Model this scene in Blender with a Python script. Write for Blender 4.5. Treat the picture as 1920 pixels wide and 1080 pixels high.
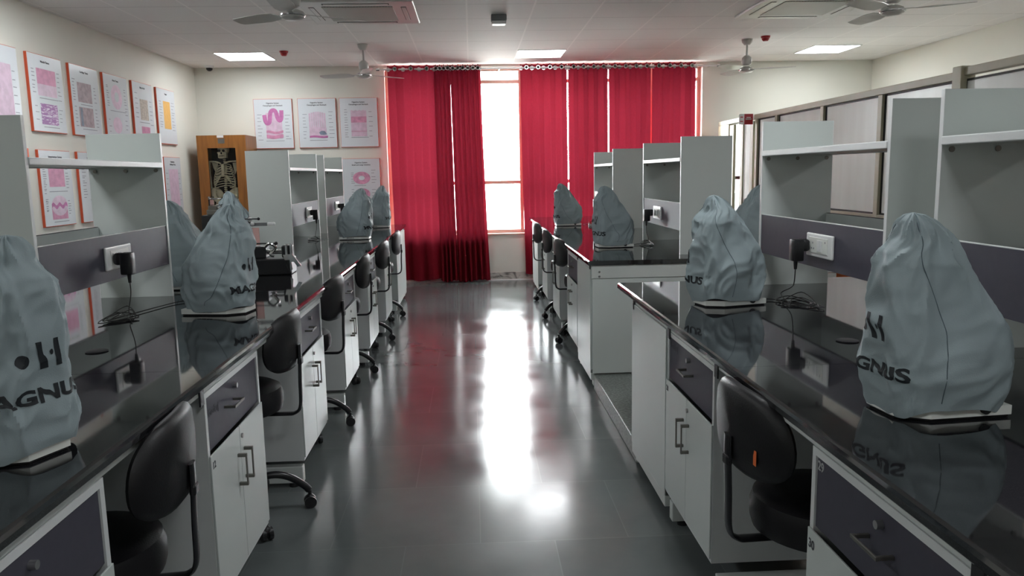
import bpy, bmesh, math, random
from mathutils import Vector, Matrix, noise
R = math.radians
PI = math.pi
random.seed(7)
for o in list(bpy.data.objects):
    bpy.data.objects.remove(o, do_unlink=True)
sc = bpy.context.scene
COL = sc.collection

# ------------------------------------------------------------------ camera
cam_d = bpy.data.cameras.new('camera')
cam = bpy.data.objects.new('camera', cam_d)
COL.objects.link(cam)
sc.camera = cam
YAW, PITCH, ROLL, FPX = 0.0494, 0.1461, -0.0191, 1457.0
fw = Vector((math.sin(YAW)*math.cos(PITCH), math.cos(YAW)*math.cos(PITCH), -math.sin(PITCH)))
rt = Vector((math.cos(YAW), -math.sin(YAW), 0))
up = rt.cross(fw)
r2 = rt*math.cos(ROLL) + up*math.sin(ROLL)
u2 = -rt*math.sin(ROLL) + up*math.cos(ROLL)
m = Matrix((r2, u2, -fw)).transposed().to_4x4()
m.translation = Vector((0, 0, 1.42))
cam.matrix_world = m
cam_d.sensor_width = 36.0
cam_d.lens = 36.0*FPX/1920.0
cam_d.clip_start = 0.05

# ------------------------------------------------------------------ light
world = bpy.data.worlds.new('world')
sc.world = world
world.use_nodes = True
bg = world.node_tree.nodes['Background']
bg.inputs[0].default_value = (0.93, 0.97, 1.0, 1)
bg.inputs[1].default_value = 15.0
LAMP = 8.5           # emission of the recessed ceiling lights
sc.view_settings.view_transform = 'Standard'
sc.view_settings.look = 'None'
sc.view_settings.exposure = 1.32
sc.view_settings.gamma = 1.0
sc.view_settings.use_curve_mapping = False

# ------------------------------------------------------------------ materials
M = {}
def srgb(r, g, b):
    f = lambda c: (c/255/12.92) if c/255 <= 0.04045 else ((c/255+0.055)/1.055)**2.4
    return (f(r), f(g), f(b), 1)
def mat(name, col, rough=0.5, metal=0.0, spec=0.5, var=0.0, vscale=8.0, bump=0.0, bscale=60.0, coat=0.0, vstretch=None):
    mt = bpy.data.materials.new(name); mt.use_nodes = True
    nt = mt.node_tree; b = nt.nodes['Principled BSDF']
    b.inputs['Base Color'].default_value = col
    b.inputs['Roughness'].default_value = rough
    b.inputs['Metallic'].default_value = metal
    b.inputs['Specular IOR Level'].default_value = spec
    b.inputs['Coat Weight'].default_value = coat
    tc = nt.nodes.new('ShaderNodeTexCoord')
    if var > 0:
        mp = nt.nodes.new('ShaderNodeMapping')
        if vstretch: mp.inputs['Scale'].default_value = vstretch
        nt.links.new(tc.outputs['Object'], mp.inputs['Vector'])
        n = nt.nodes.new('ShaderNodeTexNoise'); n.inputs['Scale'].default_value = vscale; n.inputs['Detail'].default_value = 4
        nt.links.new(mp.outputs[0], n.inputs['Vector'])
        rp = nt.nodes.new('ShaderNodeValToRGB')
        lo = [c*(1-var) for c in col[:3]]+[1]; hi = [min(1, c*(1+var)) for c in col[:3]]+[1]
        rp.color_ramp.elements[0].color = lo; rp.color_ramp.elements[1].color = hi
        rp.color_ramp.elements[0].position = 0.3; rp.color_ramp.elements[1].position = 0.7
        nt.links.new(n.outputs['Fac'], rp.inputs[0]); nt.links.new(rp.outputs[0], b.inputs['Base Color'])
    if bump > 0:
        n2 = nt.nodes.new('ShaderNodeTexNoise'); n2.inputs['Scale'].default_value = bscale; n2.inputs['Detail'].default_value = 3
        nt.links.new(tc.outputs['Object'], n2.inputs['Vector'])
        bp = nt.nodes.new('ShaderNodeBump'); bp.inputs['Strength'].default_value = bump; bp.inputs['Distance'].default_value = 0.01
        nt.links.new(n2.outputs['Fac'], bp.inputs['Height']); nt.links.new(bp.outputs[0], b.inputs['Normal'])
    M[name] = mt
    return mt

mat('wall_paint', (0.72, 0.72, 0.655, 1), 0.7, var=0.015, vscale=2, bump=0.03, bscale=120)
mat('laminate', (0.60, 0.645, 0.625, 1), 0.32, var=0.01)
mat('laminate_edge', (0.70, 0.72, 0.72, 1), 0.35, var=0.01)
mat('aubergine', (0.062, 0.059, 0.080, 1), 0.5, spec=0.4, var=0.05, vscale=40)
mat('pale_laminate', (0.55, 0.52, 0.42, 1), 0.4, var=0.02)
mat('white_steel', (0.62, 0.65, 0.63, 1), 0.35, var=0.01)
mat('black_plastic', (0.012, 0.012, 0.014, 1), 0.38, var=0.1, vscale=30)
mat('dark_rubber', (0.01, 0.01, 0.011, 1), 0.6, var=0.1)
mat('black_leather', (0.009, 0.0085, 0.010, 1), 0.45, spec=0.35, var=0.15, vscale=12, bump=0.08, bscale=220)
mat('black_metal', (0.012, 0.012, 0.014, 1), 0.28, var=0.05)
mat('chrome', (0.75, 0.75, 0.76, 1), 0.15, metal=1.0, var=0.03)
mat('steel_shine_tint', (0.80, 0.79, 0.78, 1), 0.3, metal=0.35, var=0.02)  # white reflections of the chrome put into a pale, less metallic colour
mat('brushed_steel', (0.22, 0.21, 0.19, 1), 0.35, metal=0.8, var=0.06)
mat('lock_metal', (0.45, 0.45, 0.45, 1), 0.3, metal=0.9, var=0.05)
mat('cover_cloth', (0.305, 0.37, 0.39, 1), 0.62, spec=0.35, var=0.06, vscale=9, bump=0.12, bscale=420)
mat('cover_seam', (0.09, 0.125, 0.14, 1), 0.7, var=0.05)
mat('cover_print', (0.008, 0.012, 0.016, 1), 0.6, var=0.05)
mat('scope_white', (0.78, 0.80, 0.76, 1), 0.35, var=0.01)
mat('socket_white', (0.82, 0.83, 0.83, 1), 0.25, var=0.01)
mat('wood', (0.30, 0.115, 0.022, 1), 0.4, var=0.22, vscale=5, vstretch=(6, 6, 0.6))
mat('cabinet_dark', (0.035, 0.026, 0.028, 1), 0.8, var=0.2)
mat('bone', (0.80, 0.72, 0.52, 1), 0.55, var=0.15, vscale=14, bump=0.1, bscale=60)
mat('poster_face', (0.66, 0.70, 0.74, 1), 0.25, var=0.01)
mat('poster_edge', (0.62, 0.10, 0.04, 1), 0.5, var=0.06)
mat('ink', (0.06, 0.06, 0.07, 1), 0.6, var=0.05)
mat('ink_soft', (0.25, 0.26, 0.30, 1), 0.6, var=0.05)
mat('pink_ring', (0.60, 0.28, 0.42, 1), 0.5, var=0.22, vscale=25)
mat('pink_pale', (0.64, 0.48, 0.60, 1), 0.5, var=0.10, vscale=22)
mat('pink_strong', (0.60, 0.26, 0.41, 1), 0.5, var=0.14, vscale=22)
mat('magenta', (0.50, 0.16, 0.37, 1), 0.5, var=0.15, vscale=25)
mat('grey_patch', (0.2, 0.24, 0.32, 1), 0.5, var=0.2, vscale=20)
mat('brownish', (0.36, 0.27, 0.30, 1), 0.5, var=0.22, vscale=24)
mat('sand', (0.47, 0.42, 0.36, 1), 0.5, var=0.25, vscale=40)
mat('amber', (0.80, 0.46, 0.13, 1), 0.5, var=0.12, vscale=20, vstretch=(6, 6, 1))
mat('frame_pink_lit', (0.66, 0.42, 0.33, 1), 0.4, var=0.03)  # cream frame; pink light from the red curtains is put into its colour
mat('partition_alu', (0.42, 0.39, 0.28, 1), 0.45, metal=0.0, var=0.04)
mat('door_cream', (0.58, 0.54, 0.36, 1), 0.45, var=0.03)
mat('gasket', (0.012, 0.012, 0.012, 1), 0.6, var=0.05)
mat('orange_laminate', (0.45, 0.11, 0.02, 1), 0.4, var=0.2, vscale=5, vstretch=(1, 1, 8))
mat('red_plastic', (0.42, 0.015, 0.02, 1), 0.35, var=0.05)
mat('sign_red', (0.45, 0.02, 0.035, 1), 0.4, var=0.05)
mat('sign_white', (0.8, 0.8, 0.8, 1), 0.4, var=0.02)
mat('sign_orange', (0.72, 0.12, 0.05, 1), 0.4, var=0.04)
mat('fan_white', (0.58, 0.57, 0.55, 1), 0.3, var=0.02)
mat('ac_white', (0.68, 0.68, 0.66, 1), 0.35, var=0.01)
mat('slot_dark', (0.03, 0.03, 0.03, 1), 0.6, var=0.05)
mat('ap_grey', (0.25, 0.26, 0.27, 1), 0.5, var=0.03)
mat('screw_metal', (0.25, 0.24, 0.22, 1), 0.4, metal=0.8, var=0.05)
mat('tag_orange', (0.75, 0.16, 0.04, 1), 0.5, var=0.05)
mat('exterior_cream', (0.5, 0.45, 0.35, 1), 0.8, var=0.06)
mat('exterior_orange', (0.040, 0.011, 0.006, 1), 0.8, var=0.06)
mat('exterior_green', (0.030, 0.032, 0.008, 1), 0.8, var=0.2, vscale=10)
mat('exterior_ground', (0.28, 0.28, 0.26, 1), 0.9, var=0.1)
mat('number_grey', (0.45, 0.46, 0.46, 1), 0.6, var=0.05)
mat('tape_pink', (0.75, 0.45, 0.42, 1), 0.5, var=0.03)
mat('cable_black', (0.01, 0.01, 0.01, 1), 0.45, var=0.05)
mat('terrazzo', (0.20, 0.22, 0.205, 1), 0.4, var=0.45, vscale=70)

def special():
    # polished stone floor: slabs with thin joints, worn blotches
    mt = bpy.data.materials.new('floor_stone'); mt.use_nodes = True; nt = mt.node_tree; b = nt.nodes['Principled BSDF']; L = nt.links
    tc = nt.nodes.new('ShaderNodeTexCoord')
    n = nt.nodes.new('ShaderNodeTexNoise'); n.inputs['Scale'].default_value = 1.1; n.inputs['Detail'].default_value = 6; n.inputs['Roughness'].default_value = 0.6
    L.new(tc.outputs['Object'], n.inputs['Vector'])
    rp = nt.nodes.new('ShaderNodeValToRGB'); rp.color_ramp.elements[0].position = .3; rp.color_ramp.elements[1].position = .75
    rp.color_ramp.elements[0].color = (0.108, 0.121, 0.121, 1); rp.color_ramp.elements[1].color = (0.160, 0.176, 0.177, 1)
    L.new(n.outputs['Fac'], rp.inputs[0])
    br = nt.nodes.new('ShaderNodeTexBrick'); br.offset = 0.5; br.inputs['Scale'].default_value = 1.0
    br.inputs['Brick Width'].default_value = 0.58; br.inputs['Row Height'].default_value = 0.57; br.inputs['Mortar Size'].default_value = 0.0022
    br.inputs['Color1'].default_value = (0.92, 0.92, 0.92, 1); br.inputs['Color2'].default_value = (1.08, 1.08, 1.08, 1); br.inputs['Mortar'].default_value = (1.22, 1.22, 1.22, 1)
    L.new(tc.outputs['Object'], br.inputs['Vector'])
    mx = nt.nodes.new('ShaderNodeMix'); mx.data_type = 'RGBA'; mx.blend_type = 'MULTIPLY'; mx.inputs[0].default_value = 1
    L.new(rp.outputs[0], mx.inputs[6]); L.new(br.outputs['Color'], mx.inputs[7]); L.new(mx.outputs[2], b.inputs['Base Color'])
    n2 = nt.nodes.new('ShaderNodeTexNoise'); n2.inputs['Scale'].default_value = 2.3; n2.inputs['Detail'].default_value = 5
    L.new(tc.outputs['Object'], n2.inputs['Vector'])
    mr = nt.nodes.new('ShaderNodeMapRange'); mr.inputs[1].default_value = .3; mr.inputs[2].default_value = .7; mr.inputs[3].default_value = 0.11; mr.inputs[4].default_value = 0.21
    L.new(n2.outputs['Fac'], mr.inputs[0]); L.new(mr.outputs[0], b.inputs['Roughness'])
    n3 = nt.nodes.new('ShaderNodeTexNoise'); n3.inputs['Scale'].default_value = 5; n3.inputs['Detail'].default_value = 2
    L.new(tc.outputs['Object'], n3.inputs['Vector'])
    bp = nt.nodes.new('ShaderNodeBump'); bp.inputs['Strength'].default_value = 0.06; bp.inputs['Distance'].default_value = 0.01
    L.new(n3.outputs['Fac'], bp.inputs['Height']); L.new(bp.outputs[0], b.inputs['Normal'])
    b.inputs['IOR'].default_value = 1.62
    M['floor_stone'] = mt
    # black granite worktop, high polish
    mt = bpy.data.materials.new('granite'); mt.use_nodes = True; nt = mt.node_tree; b = nt.nodes['Principled BSDF']; L = nt.links
    tc = nt.nodes.new('ShaderNodeTexCoord'); v = nt.nodes.new('ShaderNodeTexNoise'); v.inputs['Scale'].default_value = 420; v.inputs['Detail'].default_value = 2
    L.new(tc.outputs['Object'], v.inputs['Vector'])
    rp = nt.nodes.new('ShaderNodeValToRGB'); rp.color_ramp.elements[0].position = .5; rp.color_ramp.elements[1].position = .75
    rp.color_ramp.elements[0].color = (0.006, 0.006, 0.007, 1); rp.color_ramp.elements[1].color = (0.05, 0.05, 0.055, 1)
    L.new(v.outputs['Fac'], rp.inputs[0]); L.new(rp.outputs[0], b.inputs['Base Color'])
    b.inputs['Roughness'].default_value = 0.045; b.inputs['IOR'].default_value = 1.95
    M['granite'] = mt
    # acoustic ceiling tiles in a T grid
    mt = bpy.data.materials.new('ceiling_tiles'); mt.use_nodes = True; nt = mt.node_tree; b = nt.nodes['Principled BSDF']; L = nt.links
    tc = nt.nodes.new('ShaderNodeTexCoord'); sp = nt.nodes.new('ShaderNodeSeparateXYZ'); L.new(tc.outputs['Object'], sp.inputs[0])
    def line(out, off, per, w):
        a = nt.nodes.new('ShaderNodeMath'); a.operation = 'SUBTRACT'; L.new(out, a.inputs[0]); a.inputs[1].default_value = off - per*20
        d = nt.nodes.new('ShaderNodeMath'); d.operation = 'DIVIDE'; L.new(a.outputs[0], d.inputs[0]); d.inputs[1].default_value = per
        f = nt.nodes.new('ShaderNodeMath'); f.operation = 'FRACT'; L.new(d.outputs[0], f.inputs[0])
        s = nt.nodes.new('ShaderNodeMath'); s.operation = 'SUBTRACT'; L.new(f.outputs[0], s.inputs[0]); s.inputs[1].default_value = 0.5
        ab = nt.nodes.new('ShaderNodeMath'); ab.operation = 'ABSOLUTE'; L.new(s.outputs[0], ab.inputs[0])
        g = nt.nodes.new('ShaderNodeMath'); g.operation = 'GREATER_THAN'; L.new(ab.outputs[0], g.inputs[0]); g.inputs[1].default_value = 0.5 - w/per/2
        return g.outputs[0]
    lx = line(sp.outputs[0], 0.0, 0.575, 0.016); ly = line(sp.outputs[1], 9.24, 0.612, 0.010)
    n = nt.nodes.new('ShaderNodeTexNoise'); n.inputs['Scale'].default_value = 60; n.inputs['Detail'].default_value = 3; L.new(tc.outputs['Object'], n.inputs['Vector'])
    rp = nt.nodes.new('ShaderNodeValToRGB'); rp.color_ramp.elements[0].color = (0.80, 0.785, 0.77, 1); rp.color_ramp.elements[1].color = (0.86, 0.845, 0.83, 1); L.new(n.outputs['Fac'], rp.inputs[0])
    m1 = nt.nodes.new('ShaderNodeMix'); m1.data_type = 'RGBA'; L.new(ly, m1.inputs[0]); L.new(rp.outputs[0], m1.inputs[6]); m1.inputs[7].default_value = (0.56, 0.54, 0.53, 1)
    m2 = nt.nodes.new('ShaderNodeMix'); m2.data_type = 'RGBA'; L.new(lx, m2.inputs[0]); L.new(m1.outputs[2], m2.inputs[6]); m2.inputs[7].default_value = (0.92, 0.90, 0.88, 1)
    L.new(m2.outputs[2], b.inputs['Base Color']); b.inputs['Roughness'].default_value = 0.75
    M['ceiling_tiles'] = mt
    # marble skirting
    mt = bpy.data.materials.new('marble'); mt.use_nodes = True; nt = mt.node_tree; b = nt.nodes['Principled BSDF']; L = nt.links
    tc = nt.nodes.new('ShaderNodeTexCoord'); n = nt.nodes.new('ShaderNodeTexNoise'); n.inputs['Scale'].default_value = 7; n.inputs['Detail'].default_value = 8; n.inputs['Distortion'].default_value = 1.5
    L.new(tc.outputs['Object'], n.inputs['Vector'])
    rp = nt.nodes.new('ShaderNodeValToRGB'); rp.color_ramp.elements[0].position = .34; rp.color_ramp.elements[1].position = .5
    rp.color_ramp.elements[0].color = (0.16, 0.15, 0.14, 1); rp.color_ramp.elements[1].color = (0.52, 0.50, 0.46, 1)
    L.new(n.outputs['Fac'], rp.inputs[0]); L.new(rp.outputs[0], b.inputs['Base Color']); b.inputs['Roughness'].default_value = .25
    M['marble'] = mt
    # red curtain cloth: diffuse + translucent weave
    mt = bpy.data.materials.new('curtain_cloth'); mt.use_nodes = True; nt = mt.node_tree; L = nt.links
    nt.nodes.remove(nt.nodes['Principled BSDF']); out = nt.nodes['Material Output']
    tc = nt.nodes.new('ShaderNodeTexCoord'); mp = nt.nodes.new('ShaderNodeMapping'); mp.inputs['Scale'].default_value = (260, 260, 40); L.new(tc.outputs['Object'], mp.inputs[0])
    n = nt.nodes.new('ShaderNodeTexNoise'); n.inputs['Scale'].default_value = 1; n.inputs['Detail'].default_value = 2; L.new(mp.outputs[0], n.inputs['Vector'])
    rp = nt.nodes.new('ShaderNodeValToRGB'); rp.color_ramp.elements[0].color = (0.20, 0.010, 0.018, 1); rp.color_ramp.elements[1].color = (0.30, 0.020, 0.034, 1); L.new(n.outputs['Fac'], rp.inputs[0])
    rp2 = nt.nodes.new('ShaderNodeValToRGB'); rp2.color_ramp.elements[0].color = (0.080, 0.0058, 0.011, 1); rp2.color_ramp.elements[1].color = (0.112, 0.0085, 0.017, 1); L.new(n.outputs['Fac'], rp2.inputs[0])
    d = nt.nodes.new('ShaderNodeBsdfDiffuse'); t = nt.nodes.new('ShaderNodeBsdfTranslucent'); mx = nt.nodes.new('ShaderNodeMixShader'); mx.inputs[0].default_value = 0.30
    L.new(rp.outputs[0], d.inputs[0]); L.new(rp2.outputs[0], t.inputs[0]); L.new(d.outputs[0], mx.inputs[1]); L.new(t.outputs[0], mx.inputs[2]); L.new(mx.outputs[0], out.inputs[0])
    M['curtain_cloth'] = mt
    # clear glass, thin
    def glass(name, tint, refl):
        mt = bpy.data.materials.new(name); mt.use_nodes = True; nt = mt.node_tree; L = nt.links
        nt.nodes.remove(nt.nodes['Principled BSDF']); out = nt.nodes['Material Output']
        a = nt.nodes.new('ShaderNodeBsdfTransparent'); a.inputs[0].default_value = tint
        g = nt.nodes.new('ShaderNodeBsdfGlossy'); g.inputs['Roughness'].default_value = 0.02
        fr = nt.nodes.new('ShaderNodeFresnel'); fr.inputs[0].default_value = refl
        mx = nt.nodes.new('ShaderNodeMixShader'); L.new(fr.outputs[0], mx.inputs[0]); L.new(a.outputs[0], mx.inputs[1]); L.new(g.outputs[0], mx.inputs[2]); L.new(mx.outputs[0], out.inputs[0])
        M[name] = mt
    glass('clear_glass', (0.97, 0.98, 0.975, 1), 1.25)
    # frosted glass: streaky translucent
    mt = bpy.data.materials.new('frosted_glass'); mt.use_nodes = True; nt = mt.node_tree; L = nt.links
    nt.nodes.remove(nt.nodes['Principled BSDF']); out = nt.nodes['Material Output']
    tc = nt.nodes.new('ShaderNodeTexCoord'); mp = nt.nodes.new('ShaderNodeMapping'); mp.inputs['Scale'].default_value = (3, 3, 0.35); L.new(tc.outputs['Object'], mp.inputs[0])
    n = nt.nodes.new('ShaderNodeTexNoise'); n.inputs['Scale'].default_value = 2; n.inputs['Detail'].default_value = 5; L.new(mp.outputs[0], n.inputs['Vector'])
    rp = nt.nodes.new('ShaderNodeValToRGB'); rp.color_ramp.elements[0].position = .35; rp.color_ramp.elements[1].position = .7
    rp.color_ramp.elements[0].color = (0.79, 0.79, 0.775, 1); rp.color_ramp.elements[1].color = (0.86, 0.87, 0.86, 1); L.new(n.outputs['Fac'], rp.inputs[0])
    d = nt.nodes.new('ShaderNodeBsdfDiffuse'); t = nt.nodes.new('ShaderNodeBsdfTranslucent'); g = nt.nodes.new('ShaderNodeBsdfGlossy'); g.inputs['Roughness'].default_value = 0.25
    L.new(rp.outputs[0], d.inputs[0]); L.new(rp.outputs[0], t.inputs[0])
    mx = nt.nodes.new('ShaderNodeMixShader'); mx.inputs[0].default_value = 0.5; L.new(d.outputs[0], mx.inputs[1]); L.new(t.outputs[0], mx.inputs[2])
    m2 = nt.nodes.new('ShaderNodeMixShader'); m2.inputs[0].default_value = 0.06; L.new(mx.outputs[0], m2.inputs[1]); L.new(g.outputs[0], m2.inputs[2]); L.new(m2.outputs[0], out.inputs[0])
    M['frosted_glass'] = mt
    # lit diffuser of the ceiling lights
    mt = bpy.data.materials.new('lit_diffuser'); mt.use_nodes = True; b = mt.node_tree.nodes['Principled BSDF']
    b.inputs['Base Color'].default_value = (.8, .8, .8, 1); b.inputs['Emission Color'].default_value = (0.95, 0.98, 1, 1); b.inputs['Emission Strength'].default_value = LAMP
    M['lit_diffuser'] = mt
    # purple striated muscle picture
    mt = bpy.data.materials.new('striated'); mt.use_nodes = True; nt = mt.node_tree; b = nt.nodes['Principled BSDF']; L = nt.links
    tc = nt.nodes.new('ShaderNodeTexCoord'); mp = nt.nodes.new('ShaderNodeMapping'); mp.inputs['Rotation'].default_value = (0, R(-22), 0); mp.inputs['Scale'].default_value = (1, 1, 5); L.new(tc.outputs['Object'], mp.inputs[0])
    n = nt.nodes.new('ShaderNodeTexNoise'); n.inputs['Scale'].default_value = 22; n.inputs['Detail'].default_value = 2; L.new(mp.outputs[0], n.inputs['Vector'])
    rp = nt.nodes.new('ShaderNodeValToRGB'); rp.color_ramp.elements[0].position = .5; rp.color_ramp.elements[1].position = .6
    rp.color_ramp.elements[0].color = (0.26, 0.06, 0.30, 1); rp.color_ramp.elements[1].color = (0.66, 0.52, 0.68, 1); L.new(n.outputs['Fac'], rp.inputs[0]); L.new(rp.outputs[0], b.inputs['Base Color']); b.inputs['Roughness'].default_value = .3
    M['striated'] = mt
    # perforated return grille
    mt = bpy.data.materials.new('grille'); mt.use_nodes = True; nt = mt.node_tree; b = nt.nodes['Principled BSDF']; L = nt.links
    tc = nt.nodes.new('ShaderNodeTexCoord'); v = nt.nodes.new('ShaderNodeTexVoronoi'); v.inputs['Scale'].default_value = 42; v.inputs['Randomness'].default_value = 0; L.new(tc.outputs['Object'], v.inputs['Vector'])
    rp = nt.nodes.new('ShaderNodeValToRGB'); rp.color_ramp.elements[0].position = .3; rp.color_ramp.elements[1].position = .45
    rp.color_ramp.elements[0].color = (0.06, 0.06, 0.055, 1); rp.color_ramp.elements[1].color = (0.42, 0.42, 0.39, 1); L.new(v.outputs['Distance'], rp.inputs[0]); L.new(rp.outputs[0], b.inputs['Base Color'])
    M['grille'] = mt
special()

# ------------------------------------------------------------------ mesh helpers
class MB:
    def __init__(s): s.bm = bmesh.new()
    def box(s, x0, x1, y0, y1, z0, z1, bevel=0.0, seg=2):
        b = bmesh.new()
        r = bmesh.ops.create_cube(b, size=1)
        for v in b.verts:
            v.co = Vector((x0 + (v.co.x+.5)*(x1-x0), y0 + (v.co.y+.5)*(y1-y0), z0 + (v.co.z+.5)*(z1-z0)))
        if bevel > 0:
            bmesh.ops.bevel(b, geom=list(b.edges), offset=bevel, segments=seg, profile=0.5, affect='EDGES')
        s.join(b); return s
    def join(s, b, mtx=None):
        if mtx: bmesh.ops.transform(b, matrix=mtx, verts=b.verts)
        me = bpy.data.meshes.new('tmp'); b.to_mesh(me); b.free(); s.bm.from_mesh(me); bpy.data.meshes.remove(me)
    def cyl(s, p0, p1, r, r1=None, seg=16, cap=True):
        p0 = Vector(p0); p1 = Vector(p1); d = p1-p0; b = bmesh.new()
        bmesh.ops.create_cone(b, cap_ends=cap, segments=seg, radius1=r, radius2=r if r1 is None else r1, depth=d.length)
        q = Vector((0, 0, 1)).rotation_difference(d.normalized()).to_matrix().to_4x4()
        s.join(b, Matrix.Translation((p0+p1)/2) @ q); return s
    def ball(s, c, rx, ry=None, rz=None, seg=16):
        b = bmesh.new(); bmesh.ops.create_uvsphere(b, u_segments=seg, v_segments=max(6, seg//2), radius=1)
        s.join(b, Matrix.Translation(c) @ Matrix.Diagonal((rx, ry or rx, rz or rx, 1))); return s
    def tube(s, pts, r, seg=8, smooth=4, flat=None, closed=False):
        P = [Vector(p) for p in pts]
        if smooth > 1: P = catmull(P, smooth)
        n = len(P); rings = []; prev = None
        for i, p in enumerate(P):
            t = (P[min(i+1, n-1)] - P[max(i-1, 0)]).normalized()
            if prev is None:
                a = Vector((0, 0, 1)) if abs(t.z) < .9 else Vector((1, 0, 0))
                nx = t.cross(a).normalized()
            else:
                nx = (prev - t*prev.dot(t)).normalized()
            prev = nx; ny = t.cross(nx)
            rr = r(i/(n-1)) if callable(r) else r
            fx, fy = flat or (1, 1)
            rings.append([s.bm.verts.new(p + nx*math.cos(2*PI*k/seg)*rr*fx + ny*math.sin(2*PI*k/seg)*rr*fy) for k in range(seg)])
        for a, b in zip(rings, rings[1:]):
            for k in range(seg): s.bm.faces.new((a[k], a[(k+1) % seg], b[(k+1) % seg], b[k]))
        s.bm.faces.new(list(reversed(rings[0]))); s.bm.faces.new(rings[-1]); return s
    def rings(s, rings, cap=True, closed=True):
        V = [[s.bm.verts.new(p) for p in r] for r in rings]
        for a, b in zip(V, V[1:]):
            n = len(a)
            for k in range(n if closed else n-1): s.bm.faces.new((a[k], a[(k+1) % n], b[(k+1) % n], b[k]))
        if cap:
            s.bm.faces.new(list(reversed(V[0]))); s.bm.faces.new(V[-1])
        return s
    def lathe(s, prof, c=(0, 0, 0), seg=28, axis='Z'):
        rr = []
        for r, z in prof:
            r = max(r, 0.0004)
            if axis == 'Z': rr.append([Vector((c[0]+r*math.cos(2*PI*k/seg), c[1]+r*math.sin(2*PI*k/seg), c[2]+z)) for k in range(seg)])
            else: rr.append([Vector((c[0]+r*math.cos(2*PI*k/seg), c[1]+z, c[2]+r*math.sin(2*PI*k/seg))) for k in range(seg)])
        return s.rings(rr)
    def prism(s, poly, y0, y1, plane='XZ'):
        f = {'XZ': lambda p, t: (p[0], t, p[1]), 'XY': lambda p, t: (p[0], p[1], t), 'YZ': lambda p, t: (t, p[0], p[1])}[plane]
        return s.rings([[Vector(f(p, y0)) for p in poly], [Vector(f(p, y1)) for p in poly]])
    def obj(s, name, m, parent=None, smooth=False, loc=None, rotz=0.0, base=None):
        bm = s.bm
        bmesh.ops.recalc_face_normals(bm, faces=bm.faces)
        me = bpy.data.meshes.new(name); bm.to_mesh(me); bm.free()
        me.materials.append(M[m])
        if smooth:
            for p in me.polygons: p.use_smooth = True
            try: me.set_sharp_from_angle(angle=R(40))
            except Exception: pass
        o = bpy.data.objects.new(name, me); COL.objects.link(o)
        if parent: o.parent = parent
        if loc is not None: o.location = loc
        o.rotation_euler = (0, 0, rotz)
        return o
def catmull(P, k):
    out = []
    n = len(P)
    for i in range(n-1):
        p0 = P[max(i-1, 0)]; p1 = P[i]; p2 = P[i+1]; p3 = P[min(i+2, n-1)]
        for j in range(k):
            t = j/k
            out.append(0.5*((2*p1) + (-p0+p2)*t + (2*p0-5*p1+4*p2-p3)*t*t + (-p0+3*p1-3*p2+p3)*t**3))
    out.append(P[-1]); return out
def thing(name, label, cat, loc=(0, 0, 0), rotz=0.0, group=None):
    o = bpy.data.objects.new(name, None); COL.objects.link(o); o.location = loc; o.rotation_euler = (0, 0, rotz)
    o.empty_display_size = 0.1
    o['label'] = label; o['category'] = cat
    if group: o['group'] = group
    return o
def tag(o, label, cat, group=None):
    o['label'] = label; o['category'] = cat
    if group: o['group'] = group
    return o
def struct(o): o['kind'] = 'structure'; return o
def dup(root, loc, rotz, label, group=None):
    def cp(o, parent):
        c = o.copy(); COL.objects.link(c); c.parent = parent
        for ch in list(o.children): cp(ch, c)
        return c
    r = cp(root, None); r.location = loc; r.rotation_euler = (0, 0, rotz); r['label'] = label
    if group: r['group'] = group
    return r
def text_bm(txt, size, bold=0.0, sx=1.0, extrude=0.0, align='CENTER'):
    cu = bpy.data.curves.new('t', 'FONT'); cu.body = txt; cu.size = size; cu.offset = bold; cu.extrude = extrude; cu.align_x = align; cu.align_y = 'CENTER'; cu.resolution_u = 3
    o = bpy.data.objects.new('t', cu); COL.objects.link(o)
    dg = bpy.context.evaluated_depsgraph_get(); me = bpy.data.meshes.new_from_object(o.evaluated_get(dg))
    b = bmesh.new(); b.from_mesh(me)
    bpy.data.objects.remove(o); bpy.data.curves.remove(cu); bpy.data.meshes.remove(me)
    for v in b.verts: v.co.x *= sx
    return b
def text_part(txt, size, x, y, z, m, parent, name='lettering', bold=0.0, sx=1.0, align='CENTER'):
    # text standing on a face that looks towards local -y
    b = text_bm(txt, size, bold, sx, 0.0003, align)
    mb = MB(); mb.join(b, Matrix.Translation((x, y, z)) @ Matrix.Rotation(R(90), 4, 'X'))
    return mb.obj(name, m, parent)

# ------------------------------------------------------------------ setting
XL, XR, YB, YF, ZC = -3.50, 5.38, 10.42, -2.6, 2.83
WX0, WX1, WZ0, WZ1 = -1.09, 3.09, 0.63, 2.80
struct(MB().box(XL-.2, XR+.2, YF-.2, YB+.25, -.12, 0).obj('floor', 'floor_stone'))
struct(MB().box(XL-.2, XR+.2, YF-.2, YB+.25, ZC, ZC+.1).obj('ceiling', 'ceiling_tiles'))
struct(MB().box(XL-.2, XL, YF-.2, YB+.25, 0, ZC).obj('wall_left', 'wall_paint'))
struct(MB().box(XR, XR+.2, YF-.2, YB+.25, 0, ZC).obj('wall_right', 'wall_paint'))
struct(MB().box(XL, XR, YF-.2, YF, 0, ZC).obj('wall_front', 'wall_paint'))
w = MB()
w.box(XL, WX0, YB, YB+.25, 0, ZC); w.box(WX0, WX1, YB, YB+.25, 0, WZ0)
w.box(WX0, WX1, YB, YB+.25, WZ1, ZC); w.box(WX1, 3.60, YB, YB+.25, 0, ZC); w.box(3.60, 4.45, YB, YB+.25, 0, .75); w.box(3.60, 4.45, YB, YB+.25, 1.98, ZC); w.box(4.45, XR, YB, YB+.25, 0, ZC)
struct(w.obj('wall_back', 'wall_paint'))
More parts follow.
